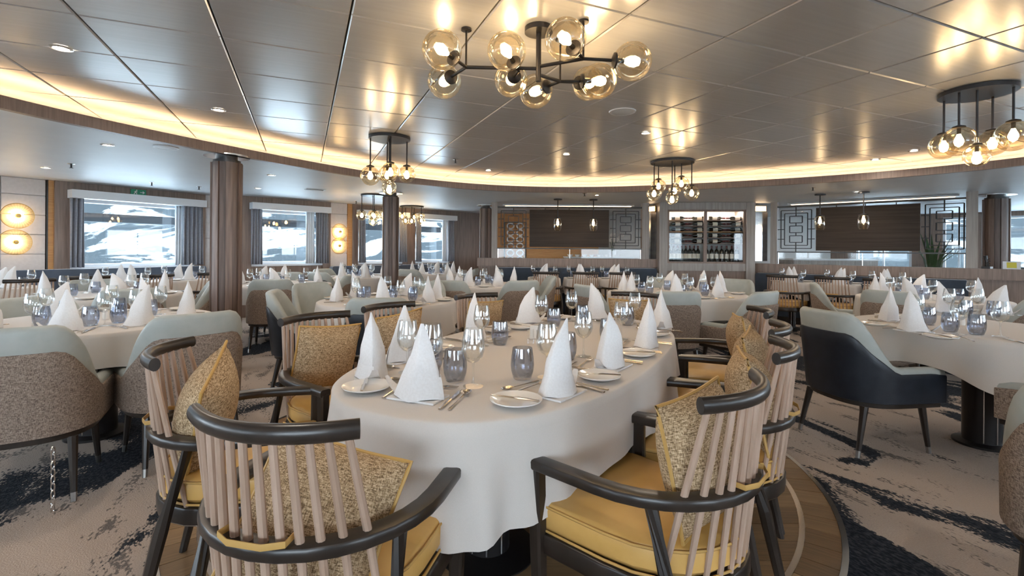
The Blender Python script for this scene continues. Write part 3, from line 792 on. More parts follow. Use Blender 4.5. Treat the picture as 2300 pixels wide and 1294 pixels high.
# patterned mirror strips beside the cabinet
M_mirror = mat('wave_mirror', (.42,.45,.47), .12, .9, col2=(.60,.62,.63), scale=5, stretch=(1,1,2))
for a, b, lb in ((PB, WA, 'left'), (WB_, PC, 'right')):
    s = Seg((a[0]+.02, a[1]+.12), (b[0]-.01, b[1]+.12), (2, 0))
    tag(put('mirror_strip', s.box(MB(), 0, s.L, -.02, 0, 1.05, 1.98), M_mirror), 'narrow wavy mirror strip at the %s side of the wine cabinet' % lb, 'mirror')
    t = thing('strip_lamp', 'small warm lamp above the %s mirror strip' % lb, 'lamp')
    put('box', s.box(MB(), .02, s.L-.02, -.06, 0, 1.99, 2.10), M_brass, t)
    put('lens', s.box(MB(), .03, s.L-.03, 0, .004, 2.0, 2.09), emitter('strip_lens', (1,.7,.42), 4.0), t)

# ================================================================== HOST DESK (far right)
hd = un(2285, 600, 1.02)
t = thing('host_desk', 'pale host desk with dark top beside the right column', 'desk', (hd[0]+.65, hd[1]-.1, 0), -.75)
put('body', MB().box(-.45,.45,-.25,.25,0,.98), M_pale, t); put('top', MB().box(-.50,.50,-.29,.29,.98,1.01), M_dark, t)
t = thing('screen', 'black monitor standing on the host desk', 'monitor', (hd[0]+.45, hd[1]-.02, 1.01), -.70)
put('panel', MB().box(-.17,.17,-.012,.012,.10,.34), M_black, t); put('stem', MB().box(-.02,.02,-.01,.02,0,.12), M_bronze, t); put('foot', MB().box(-.09,.09,-.06,.06,0,.012), M_bronze, t)
tc_ = un(2236, 603, .975)
t = thing('tent_card', 'white tent card with a yellow print on the partition ledge', 'card', (sQ.pt(sQ.L+.35, .02)[0], sQ.pt(sQ.L+.35, .02)[1], 1.005), sQ.rz+pi)
put('card', MB().add([(-.09,.05,0),(.09,.05,0),(.09,0,.11),(-.09,0,.11),(-.09,-.05,0),(.09,-.05,0)], [(0,1,2,3),(3,2,5,4)]), M_white, t)
put('print', MB().add([(-.05,.0445,.012),(.05,.0445,.012),(.05,.007,.096),(-.05,.007,.096)], [(0,1,2,3)]), mat('yellow_print', (.62,.55,.08), .6), t)
p = sQ.pt(sQ.L+.10, .02)
t = thing('telephone', 'black telephone handset standing on the partition ledge', 'telephone', (p[0], p[1], 1.005), .4)
put('base', MB().box(-.04,.04,-.05,.05,0,.03), M_black, t); put('handset', MB().tube([(0,0,.03),(.01,.01,.10),(.0,.02,.19)], [.024,.018,.026], 8), M_black, t)
put('cord', MB().tube([(.03*math.cos(k*.9)+.0,-.02+.012*math.sin(k*.9),.03+.006*k) for k in range(20)], .004, 4), M_black, t)

# ================================================================== CEILING LIGHTS
def globe_at(par, c, d, r):
    """glass globe fed from point c along direction d: cup, bulb, glass"""
    d = Vector(d).normalized(); q = d.to_track_quat('Z', 'Y').to_euler()
    g = put('glass_globe', MB().ball((0,0,r), r, n=24, m=16), M_globe, par, c, rot=q)
    put('socket_cup', MB().lathe([(0,-.012),(.012,-.01),(.036,0),(.037,.008),(.012,.012),(.011,.05),(0,.05)], 16), M_bronze, g)
    put('bulb', MB().lathe([(.010,.05),(.013,.06),(.024,.085),(.026,.10),(.018,.122),(0,.13)], 12), M_bulb, g)
    return g
def cluster(label, c, z, r, drops, rz=0.0, gr=.088):
    t = thing('globe_pendant', label, 'pendant light', (c[0], c[1], z), rz, 'hanging glass globe clusters')
    put('canopy', MB().lathe([(0,-.028),(r,-.028),(r,-.002),(0,-.002)], 36), M_bronze, t)
    for a, rr, l, g in drops:
        x, y = rr*math.cos(a), rr*math.sin(a)
        put('rod', MB().tube([(x,y,-.02),(x,y,-l)], .0075, 6), M_bronze, t)
        globe_at(t, (x, y, -l), (0,0,-1), gr*g)
    return t
def azim(c): return -math.atan2(c[0], c[1])
def uv(lst): return [(math.atan2(v, u), math.hypot(u, v), l, g) for u, v, l, g in lst]
k1 = un(2195, 203, Z_MAIN)
cluster('globe pendant cluster at the upper right of the room', k1, Z_MAIN, .20, uv([(-.165,.05,.25,1.0),(-.085,-.13,.25,1.08),(.0,-.12,.375,.82),(.075,.13,.25,.98),(.165,-.05,.24,1.08)]), azim(k1))
k2 = un(875, 308, Z_MAIN)
cluster('globe pendant cluster in front of the second column, left', k2, Z_MAIN, .195, uv([(-.175,-.02,.29,1.05),(-.02,.12,.26,1.0),(.01,-.15,.27,1.0),(.165,.04,.26,.95),(.0,-.05,.42,.8)]), azim(k2))
k3 = un(1510, 362, Z_MAIN)
cluster('globe pendant cluster in front of the wine cabinet', k3, Z_MAIN, .25, uv([(-.205,-.05,.30,1.0),(-.16,.13,.19,1.05),(.0,-.18,.39,.82),(.03,.17,.25,.85),(.105,.03,.18,1.02),(.22,.0,.30,1.0)]), azim(k3))
k4 = un(838, 437, Z_LOW)
cluster('small globe pendant cluster hanging left of the second column, near windows', k4, Z_LOW, .20, uv([(-.18,-.02,.27,1.0),(.0,.15,.24,1.0),(.02,-.12,.28,1.0),(.17,.02,.23,1.0),(.0,-.02,.38,.85)]), azim(k4))
k5 = un(925, 463, Z_LOW)
cluster('farthest globe pendant cluster, right of the second column', k5, Z_LOW, .25, uv([(-.20,-.05,.14,.9),(-.13,.13,.22,1.0),(.0,-.15,.24,.9),(.05,.12,.14,.9),(.20,.1,.12,.9),(.2,-.08,.22,1.0)]), azim(k5))

# branched chandelier over the oval table
zc = CAM_H+.94*KZ
hub = un(1210, 62, Z_MAIN)
t = thing('branch_chandelier', 'dark branched chandelier with nine amber glass globes over the oval table', 'chandelier', (hub[0], hub[1], Z_MAIN))
def loc_(p, z): return (p[0]-hub[0], p[1]-hub[1], z-Z_MAIN)
put('canopy', MB().lathe([(0,-.026),(.068,-.026),(.068,-.001),(0,-.001)], 28), M_bronze, t)
put('stem', MB().tube([(0,0,-.02),(0,0,-.26)], .013, 10), M_bronze, t)
J1 = un(1047, 151, zc+.0); J2 = un(1310, 132, zc+.01); J3 = un(1258, 183, zc-.03); J0 = un(1165, 157, zc+.0)
zz = (zc, zc+.01, zc-.03)
for J, z in zip((J1, J2, J3), zz):
    put('arm', MB().tube([loc_(hub, z-.01), loc_(J, z)], .009, 8), M_bronze, t)
    q = loc_(J, z); s_ = put('support_rod', MB().tube([q, (q[0], q[1], -.004)], .0055, 6), M_bronze, t)
    put('rod_canopy', MB().lathe([(0,-.012),(.026,-.010),(.026,-.001)], 16, (q[0], q[1])), M_bronze, s_)
def gl(J, z, px, py, gz):
    c = un(px, py, gz); a = Vector(loc_(J, z)); b = Vector(loc_(c, gz)); d = (b-a).normalized(); s = b-d*.09
    put('arm', MB().tube([a, s], .008, 8), M_bronze, t); globe_at(t, s, d, .09)
gl(J1, zc, 993, 112, CAM_H+(2.20-CAM_H)*KZ); gl(J1, zc, 998, 183, CAM_H+(2.19-CAM_H)*KZ); gl(J2, zc+.01, 1420, 138, CAM_H+(2.19-CAM_H)*KZ); gl(J2, zc+.01, 1270, 88, CAM_H+(2.21-CAM_H)*KZ)
gl(J3, zc-.03, 1203, 205, CAM_H+(2.14-CAM_H)*KZ); gl(J3, zc-.03, 1345, 182, CAM_H+(2.16-CAM_H)*KZ); gl(J3, zc-.03, 1322, 188, CAM_H+(2.20-CAM_H)*KZ)
gl(J0, zc-.005, 1138, 115, CAM_H+(2.22-CAM_H)*KZ); gl(J0, zc-.005, 1148, 180, CAM_H+(2.20-CAM_H)*KZ)

# glass lanterns over the partition banquettes
def lantern():
    o = thing('glass_lantern', '', 'pendant light')
    put('canopy', MB().lathe([(0,-.02),(.075,-.02),(.075,-.001),(0,-.001)], 24), M_bronze, o)
    put('rod', MB().tube([(0,0,-.02),(0,0,-.34)], .009, 8), M_bronze, o)
    put('cap', MB().lathe([(.012,-.33),(.06,-.345),(.062,-.36),(0,-.36)], 20), M_bronze, o)
    put('glass', MB().lathe([(.06,-.36),(.074,-.40),(.078,-.47),(.07,-.54),(.055,-.57)], 24), M_globe, o)
    put('bulb', MB().lathe([(.010,-.37),(.013,-.39),(.024,-.43),(.022,-.46),(0,-.475)], 12), M_bulb, o)
    return o
mk_lan = Maker(lantern)
for (px, py), lb in (((1253, 447), 'left lantern before the left partition panel'), ((1333, 448), 'right lantern before the left partition panel'),
                     ((1842, 436), 'left lantern before the right partition panel'), ((1940, 431), 'right lantern before the right partition panel')):
    p = un(px, py, Z_LOW); mk_lan('amber glass pendant, ' + lb, (p[0], p[1], Z_LOW), 0, 'glass lanterns')

# recessed downlights and added fill ones, speakers, detectors, grille
def downlight():
    o = thing('recessed_downlight', '', 'downlight')
    put('bezel', MB().lathe([(.034,-.001),(.050,-.001),(.052,-.005),(.037,-.009),(.033,-.001)], 24), M_chrome, o)
    put('lamp', MB().lathe([(0,-.003),(.033,-.003)], 20), M_down, o)
    return o
mk_down = Maker(downlight)
DL = [(137,107,1,'by the upper left picture corner'), (491,246,1,'above the fluted column, near the cove'), (1450,298,1,'left of the wine cabinet globes'), (2053,338,1,'beside the right globe cluster'),
      (1097,382,1,'above the left partition, near the cove'), (241,325,0,'left of the fluted column, near the ceiling speaker'), (609,393,0,'just right of the fluted column')]
for px, py, hi, lb in DL:
    z = Z_MAIN if hi else Z_LOW; p = un(px, py, z); mk_down('added fill downlight ' + lb, (p[0], p[1], z), 0, 'recessed downlights')
for x, y, hi, lb in ((-.9,1.2,1,'above and left of the camera'), (2.4,.9,1,'above and right of the camera'), (4.2,5.6,1,'toward the right partition'), (.6,5.4,1,'beyond the oval table'),
                     (-5.4,5.6,0,'over the window tables at left'), (-4.3,2.6,0,'over the left aisle'), (6.2,4.4,0,'over the right aisle'), (1.4,8.0,0,'over the left partition tables'), (5.2,7.3,0,'over the right partition tables'),
                     (-3.9,7.4,0,'between the left columns'), (3.6,11.2,0,'in the back room, left'), (6.6,11.0,0,'in the back room, right'), (.6,11.2,0,'in the back room, by the lattice'), (0.2,-1.8,0,'behind the camera, left'), (3.4,-2.2,0,'behind the camera, right')):
    z = Z_MAIN if hi else Z_LOW; mk_down('added fill downlight ' + lb, (x, y, z), 0, 'recessed downlights')  # added downlights with no seen source, put in to brighten floor and room
def speaker():
    o = thing('ceiling_speaker', '', 'speaker')
    put('grille', MB().lathe([(0,-.006),(.085,-.006),(.095,-.003)], 28), M_low, o); put('ring', MB().lathe([(.085,-.007),(.10,-.008),(.104,-.001)], 28), M_white, o)
    return o
mk_sp = Maker(speaker)
for px, py, z, lb in ((1398, 250, Z_MAIN, 'round ceiling speaker right of the chandelier'), (373, 331, Z_LOW, 'round white ceiling speaker left of the fluted column')):
    p = un(px, py, z); mk_sp(lb, (p[0], p[1], z), 0, 'ceiling speakers')
def detector():
    o = thing('sprinkler', '', 'sprinkler')
    put('rose', MB().lathe([(0,-.004),(.03,-.004),(.034,-.001)], 16), M_chrome, o); put('head', MB().lathe([(0,-.05),(.022,-.048),(.008,-.04),(.008,-.004)], 12), M_bronze, o)
    return o
mk_det = Maker(detector)
for px, py, z, lb in ((160, 368, Z_LOW, 'above the wall sconces'), (341, 410, Z_LOW, 'above the exit sign'), (447, 419, Z_LOW, 'left of the fluted column top'), (800, 452, Z_LOW, 'above the far sconces'), (1023, 358, Z_MAIN, 'left of the wine cabinet'), (1313, 434, Z_LOW, 'above the left partition'), (1826, 421, Z_LOW, 'above the right partition')):
    p = un(px, py, z); mk_det('small ceiling sprinkler ' + lb, (p[0], p[1], z), 0, 'ceiling sprinklers')
p = un(708, 425, Z_LOW); t = thing('air_grille', 'dark rectangular air grille in the low ceiling at left', 'grille', (p[0], p[1], Z_LOW), .6)
put('frame', MB().tube([(-.14,-.08,-.004),(.14,-.08,-.004),(.14,.08,-.004),(-.14,.08,-.004)], .008, 4, True), M_white, t)
for k in range(5): put('slat', MB().box(-.13,.13,-.07+.03*k,-.052+.03*k,-.006,-.001), M_bronze, t)

# ================================================================== CHAIRS
def windsor():
    t = thing('spindle_armchair', '', 'chair')
    def dshape(k=1.0, fy=.225):
        pts = [(-.265*k, fy), (-.262*k, 0)]
        pts += [(.262*k*math.cos(a), -.285*k*abs(math.sin(a))**.9) for a in [pi+pi*i/12 for i in range(1, 12)]]
        return pts + [(.262*k, 0), (.265*k, fy)]
    put('seat_frame', MB().prism(dshape(), .345, .405, .008), M_dark, t)
    cu = put('seat_cushion', MB().prism(dshape(.955, .222), .405, .492, .022), M_mustard, t)
    for z in (.412, .482):
        put('piping', MB().tube([(p[0], p[1], z) for p in dshape(.962, .224)], .0042, 5, True), M_pipe, cu)
    ring = [(-.272,.235,.612), (-.277,.12,.616), (-.279,0,.618)]
    ring += [(.279*math.cos(a), -.27*abs(math.sin(a)) - .02*abs(math.sin(a)), .618) for a in [pi+pi*i/16 for i in range(1, 16)]]
    ring += [(.279,0,.618), (.277,.12,.616), (.272,.235,.612)]
    put('arm_rail', MB().tube(ring, 1.0, 12, flat=(.026,.0165), square=True), M_dark, t)
    cr = []
    for i in range(13):
        x = -.206+.412*i/12; cr.append((x, -.315+.075*(x/.206)**2, .866))
    put('crest_rail', MB().tube(cr, 1.0, 14, flat=(.0165,.0215)), M_dark, t)
    for i in range(12):
        x = -.186+.372*i/11; yt = -.312+.075*(x/.206)**2
        xr = x*1.10; yr = -.29*math.sqrt(max(0, 1-(xr/.279)**2))
        k = (.618-.375)/(.855-.618); xb, yb = xr+(xr-x)*k*.5, max(-.265, yr+(yr-yt)*k)
        put('spindle', MB().tube([(xb,yb,.375),(xr,yr,.618),(x,yt,.855)], [.0075,.0098,.0085], 8), M_spin, t)
    for s in (-1, 1):
        put('leg', MB().tube([(s*.258,.205,0),(s*.265,.212,.35),(s*.271,.216,.605)], [.015,.021,.022], 8, square=True), M_dark, t)
        put('leg', MB().tube([(s*.262,-.285,0),(s*.262,-.205,.36),(s*.248,-.135,.605)], [.014,.021,.017], 8), M_dark, t)
    st_ = [(-.075,-.262,.645),(-.08,-.305,.645),(-.04,-.325,.645),(.04,-.325,.645),(.08,-.305,.645),(.075,-.262,.645)]
    put('strap', MB().tube(st_, 1.0, 6, flat=(.002,.008)), M_pipe, t)
    return t
mk_wind = Maker(windsor)

def cushion():
    t = thing('scatter_cushion', '', 'cushion'); n = 14; W, Hh, T = .176, .172, .092
    def p(u, v, s):
        e = (1-abs(u)**2.3)*(1-abs(v)**2.3); cx = 1-.045*(1-v*v)*abs(u)**4; cz = 1-.06*(1-u*u)*abs(v)**4
        return (W*u*cx, s*T*max(e, 0)**.62, Hh*v*cz)
    m = MB()
    for s in (1, -1):
        m.grid([[p(-1+2*i/n, -1+2*j/n, s) for i in range(n+1)] for j in range(n+1)] if s > 0 else [[p(1-2*i/n, -1+2*j/n, s) for i in range(n+1)] for j in range(n+1)])
    put('body', m, M_cushion, t)
    ed = [p(-1+2*i/n, -1, 0) for i in range(n)]+[p(1, -1+2*i/n, 0) for i in range(n)]+[p(1-2*i/n, 1, 0) for i in range(n)]+[p(-1, 1-2*i/n, 0) for i in range(n)]
    put('piping', MB().tube(ed, .0055, 6, True), M_pipe, t)
    return t
mk_cush = Maker(cushion)

def smooth(a, b, x):
    k = min(1, max(0, (x-a)/(b-a))); return k*k*(3-2*k)
def tub(mout):
    def build():
        t = thing('tub_armchair', '', 'armchair')
        path = [(-.295, .275-.035*i) for i in range(8)]
        for i in range(1, 28):
            a = pi+pi*i/28; c, s = math.cos(a), math.sin(a); e = 2/2.7
            path.append((.295*math.copysign(abs(c)**e, c), .03-.31*abs(s)**e))
        path += [(.295, .03+.035*i) for i in range(8)]
        m = len(path); nor = []
        for i in range(m):
            a, b = path[max(i-1, 0)], path[min(i+1, m-1)]; d = unit(b[0]-a[0], b[1]-a[1]); nor.append((d[1]*-1, d[0]) if False else (-d[1]*-1, -d[0]))
        # make normals point outward
        nor = [n if (n[0]*p[0]+n[1]*(p[1]-.03)) > -1e-6 else (-n[0], -n[1]) for n, p in zip(nor, path)]
        acc = [0.0]
        for i in range(1, m): acc.append(acc[-1]+math.dist(path[i], path[i-1]))
        arc = {p: abs(q-acc[-1]/2) for p, q in zip(path, acc)}
        def hw(p): return 1-smooth(.16, .44, arc[p])
        def hh(p): return .545-.012*smooth(.17, .28, p[1])+.322*hw(p)
        def off(p, n, o, z):
            l = (.02+.095*hw(p))*(z-.33)
            return (p[0]+n[0]*(o+l*(.5+.5*abs(n[1]))), p[1]+n[1]*(o+l), z)
        rows = []
        for p, n in zip(path, nor):
            h = hh(p); r = []
            for k in range(6): r.append(off(p, n, 0, .33+(h-.03-.33)*k/5))
            r += [off(p, n, -.004, h-.014), off(p, n, -.018, h-.003), off(p, n, -.034, h-.001), off(p, n, -.05, h-.008), off(p, n, -.058, h-.03)]
            for k in range(1, 5): r.append(off(p, n, -.06-.012*k/4, h-.03-(h-.03-.38)*k/4))
            rows.append(r)
        mb = MB().grid(rows); q = len(rows[0])
        mb.f.append(tuple(range(q))); mb.f.append(tuple((m-1)*q+k for k in reversed(range(q))))
        put('shell', mb.mesh('shell', True, 55), M_leather, t)
        rows = []
        for p, n in zip(path, nor):
            w = hw(p); top = hh(p)-.045-.09*smooth(0,.8,w); r = [off(p, n, .0, .328)]
            for k in range(7): r.append(off(p, n, .009, .332+(top-.332)*k/6))
            r += [off(p, n, .006, top+.007), off(p, n, -.004, top+.009)]; rows.append(r)
        put('outer_panel', MB().grid(rows).mesh('outer_panel', True, 60), mout, t)
        cu = [(-.232,.285),(-.236,.10),(-.225,-.05),(-.19,-.15),(-.10,-.205),(.10,-.205),(.19,-.15),(.225,-.05),(.236,.10),(.232,.285),(.12,.305),(-.12,.305)]
        put('seat_cushion', MB().prism(cu, .335, .445, .03), M_leather, t)
        bs = [(p[0]*.95, .0+(p[1])*.95) for p in path]
        put('base_frame', MB().prism(bs, .298, .334), M_dark, t)
        for sx in (-1, 1):
            for y0, y1 in ((.20, .235), (-.20, -.265)):
                a, b = (sx*.215, y0, .30), (sx*.235, y1, 0)
                k = (a[0]+(b[0]-a[0])*.86, a[1]+(b[1]-a[1])*.86, .042)
                lg = put('leg', MB().tube([a, k], [.0215,.0135], 8), M_dark, t)
                put('tip', MB().tube([k, b], [.0142,.012], 8), M_tip, lg)
        return t
    return build
mk_tubf = Maker(tub(M_weave)); mk_tubn = Maker(tub(M_navy))
def tubchair(mk, back, f, label, back_d=.315):
    f = unit(f); return mk(label, (back[0]+f[0]*back_d, back[1]+f[1]*back_d, 0), face(f), 'upholstered tub armchairs')

# ================================================================== TABLES, CLOTHS
def sup(a, b, n, t, o=0.0):
    c, s = math.cos(t), math.sin(t)
    return ((a+o)*math.copysign(abs(c)**(2/n), c), (b+o)*math.copysign(abs(s)**(2/n), s))
def table(label, c, a, b, ang=0.0, n=2.0, peds=((0,0),), pr=.11, foot=.17):
    t = thing('dining_table', label, 'table', (c[0], c[1], 0), ang)
    put('tabletop', MB().prism([sup(a, b, n, 2*pi*k/48, -.008) for k in range(48)], .715, .744), M_dark, t)
    for x, y in peds:
        put('pedestal', MB().lathe([(pr,.02),(pr,.715)], 24, (x, y)), M_bronze, t)
        put('floor_plate', MB().lathe([(0,.0),(foot,.0),(foot,.014),(pr*.9,.026)], 32, (x, y)), M_bronze, t)
        for k in range(3):
            an = -pi/2+(k-1)*.7-ang; put('metal_inlay', MB().tube([(x+pr*math.cos(an), y+pr*math.sin(an), .03), (x+pr*math.cos(an), y+pr*math.sin(an), .714)], .004, 4), M_chrome, t)
    return t
def cloth(label, c, a, b, ang=0.0, n=2.0, drop=.215, extra=.10, corner=pi/4, seed=0, nt=None):
    rnd = random.Random(seed); per = pi*(3*(a+b)-math.sqrt((3*a+b)*(a+3*b)))
    nt = nt or 144; mf = max(8, int(per/.30)); ph = [rnd.uniform(0, 6) for _ in range(4)]
    O = [sup(a, b, n, 2*pi*k/nt) for k in range(nt)]
    rows = []
    for k in (.25, .6, .9, .975): rows.append([(p[0]*k, p[1]*k, .7525) for p in O])
    rows.append([(p[0]*.994, p[1]*.994, .7505) for p in O]); 
    nor = []
    for i in range(nt):
        d = unit(O[(i+1) % nt][0]-O[i-1][0], O[(i+1) % nt][1]-O[i-1][1]); nor.append((d[1], -d[0]))
    K = 9
    for k in range(0, K+1):
        row = []
        for i in range(nt):
            th = 2*pi*i/nt; g = math.atan2(O[i][1], O[i][0])
            Lz = drop+extra*abs(math.cos(2*(g-corner)))**3+.012*math.sin(3*g+ph[0]); s = k/K; dz = .006+Lz*s
            w = math.sin(mf*th+ph[1]+.9*math.sin(2*th+ph[2]))+.55*math.sin((mf*1.9//1)*th+ph[3])
            amp = .021*s**1.1*(.6+.4*math.sin(5*th+ph[2]))
            o = .004+.014*s**.7+amp*w+.02*s*abs(math.cos(2*(g-corner)))**4
            row.append((O[i][0]+nor[i][0]*o, O[i][1]+nor[i][1]*o, .7525-dz))
        rows.append(row)
    mb = MB().grid(rows, True); n0 = len(mb.v); mb.v.append((0, 0, .7525))
    for i in range(nt): mb.f.append((n0, i, (i+1) % nt))
    o = put('tablecloth', mb.mesh('tablecloth', True, 80), M_linen, None, (c[0], c[1], 0), ang)
    return tag(o, label, 'tablecloth', 'draped tablecloths')

# ================================================================== TABLEWARE
ZT = .7535
def napkin_mesh(v):
    """cone-folded napkin: wrapped body, overlapping outer wrap with a slanting edge, curled tail, flat hem"""
    n = 40; K = 16; Hn = (.240, .250, .232, .246)[v]; wx = (.086, .084, .088, .085)[v]; dy = .056
    prof = ((1,.82,.56,.35,.07), (1,.70,.60,.42,.07), (1,.83,.70,.47,.08), (1,.72,.57,.40,.07))[v]
    side = (.10, .75, -.70, -.25)[v]; bow = (.006, -.010, .012, .004)[v]
    def w(q):
        x = min(q, .9999)*4; i = int(x); f = x-i; return prof[i]*(1-f)+prof[i+1]*f
    def pt(q, a, o=0.0):
        f = w(q); cc, ss = math.cos(a), math.sin(a); eo = 1.18+.3*q; u = (a/(2*pi)) % 1
        rip = 1+.03*math.sin(3*a+v)*(1-q)+.06*u*(1-q*.6)
        x = (wx*f*rip+o)*math.copysign(abs(cc)**eo, cc)+side*wx*(1-f)*.8+bow*math.sin(pi*q)
        y = (dy*(.35*1+.65*f)*min(1, f*1.6)*rip+o)*math.copysign(abs(ss)**eo, ss)+.010*math.sin(2*q+v)
        return (x, y, Hn*q+.010*(1-q)**8*abs(math.sin(2*a+v)))
    mb = MB().grid([[pt(k/K, 2*pi*i/n) for i in range(n)] for k in range(K+1)], True)
    mb.f.append(tuple(reversed(range(n)))); mb.f.append(tuple(K*n+i for i in range(n)))
    # outer wrap: covers the lower part, its upper edge slants across the front and the back
    m = 30; rows = []
    for k in range(7):
        row = []
        for i in range(m+1):
            a = 2*pi*i/m; top = .30+.22*math.sin(a*.5+.6*v)+.05*math.sin(2*a+v)
            row.append(pt(top*k/6, a, .0035-.0012*(k == 6)))
        rows.append(row)
    mb.grid(rows)
    sx = 1 if v % 2 else -1; tl = []
    for k in range(7):
        q = k/6; x = sx*(.050+.080*q); z = .006+.050*q**2.0; ww = .034*(1-.72*q)
        tl.append([(x, .01-ww, z), (x+sx*.004, .01, z+.010*(1-q)), (x, .01+ww, z)])
    mb.grid(tl); mb.grid([[(p[0], p[1], p[2]-.003) for p in r_][::-1] for r_ in tl])
    mb.prism([(-wx*1.02,-.052),(wx*1.0,-.058),(wx*1.04,.046),(-wx*.98,.055)], .0, .006)
    return mb.mesh('napkin', True, 45)
NAPK = [napkin_mesh(v) for v in range(4)]
for m_ in NAPK: m_.materials.append(M_napkin)
def plate_mesh(r): return MB().lathe([(0,.006),(r*.55,.006),(r*.66,.008),(r*.97,.018),(r,.0185),(r*.99,.015),(r*.62,.002),(r*.5,0),(0,0)], 36).mesh('plate')
ME_plate = plate_mesh(.083); ME_plate.materials.append(M_porc)
def knife_mesh(l=.21):
    m = MB(); m.tube([(0,-l/2,.004),(0,-l*.1,.005),(0,0,.004)], [.0055,.0065,.004], 6, flat=(1,.55))
    m.prism([(-.0045,0),(.0075,0),(.009,l*.25),(.004,l/2),(-.0045,l*.42)], .003, .0045); me = m.mesh('knife'); me.materials.append(M_steel); return me
def fork_mesh(l=.19):
    m = MB(); m.tube([(0,-l/2,.004),(0,-l*.15,.006),(0,l*.2,.008)], [.0055,.0032,.003], 6, flat=(1,.5))
    m.prism([(-.003,l*.18),(.003,l*.18),(.0115,l*.27),(.0115,l*.33),(-.0115,l*.33),(-.0115,l*.27)], .006, .008)
    for k in range(4): x = -.0105+.007*k; m.prism([(x-.0014,l*.32),(x+.0014,l*.32),(x+.0009,l*.5),(x-.0009,l*.5)], .006, .008)
    me = m.mesh('fork'); me.materials.append(M_steel); return me
def spoon_mesh(l=.19):
    m = MB(); m.tube([(0,-l/2,.004),(0,-l*.1,.005),(0,l*.24,.007)], [.0055,.003,.003], 6, flat=(1,.5))
    rows = []
    for k in range(5):
        s = k/4; r = [1, .8, .55, .3, .05][k]
        rows.append([(.0175*r*math.cos(2*pi*i/14), l*.37+.028*r*math.sin(2*pi*i/14), .011-.007*(1-r*r)) for i in range(14)])
    m.grid(rows, True); me = m.mesh('spoon'); me.materials.append(M_steel); return me
ME_knife, ME_fork, ME_spoon, ME_bknife = knife_mesh(), fork_mesh(), spoon_mesh(), knife_mesh(.165)
def wine():
    t = thing('wine_glass', '', 'glass')
    put('bowl', MB().lathe([(.004,.082),(.018,.088),(.034,.105),(.0415,.130),(.041,.155),(.036,.185),(.0325,.205),(.0318,.205),(.035,.185),(.0398,.155),(.0402,.13),(.033,.107),(.0,.090)], 20), M_clear, t)
    put('stem', MB().lathe([(.010,.006),(.0042,.016),(.0036,.05),(.0045,.082)], 10), M_clear, t)
    put('foot', MB().lathe([(0,.0),(.036,0),(.0362,.002),(.012,.006),(0,.007)], 20), M_clear, t)
    return t
mk_wine = Maker(wine)
ME_tumb = MB().lathe([(0,.0),(.030,.0),(.034,.004),(.042,.03),(.0445,.055),(.042,.085),(.037,.118),(.0362,.118),(.041,.085),(.0432,.055),(.0405,.03),(.031,.010),(0,.009)], 22).mesh('tumbler'); ME_tumb.materials.append(M_tumbler)
ME_shak = MB().lathe([(0,0),(.018,0),(.0195,.01),(.0165,.05),(.017,.06),(.012,.068),(0,.07)], 14).mesh('shaker'); ME_shak.materials.append(M_porc)
ME_cshak = MB().lathe([(.017,.0),(.0195,.01),(.0175,.05),(.018,.075)], 14).mesh('tealight'); ME_cshak.materials.append(M_clear)
CNT = [0]
LAID = []; NAPR = .088
def reserve(q): LAID.append((q[0], q[1], NAPR))
TA = math.radians(62); TC = (.166, 2.476); ta, tb = 1.185, .585      # oval table: angle, centre, half axes
def ware(name, me, label, cat, p, rz, grp, z=ZT):
    o = put(name, me, None, None, (p[0], p[1], z), rz); return tag(o, label, cat, grp)
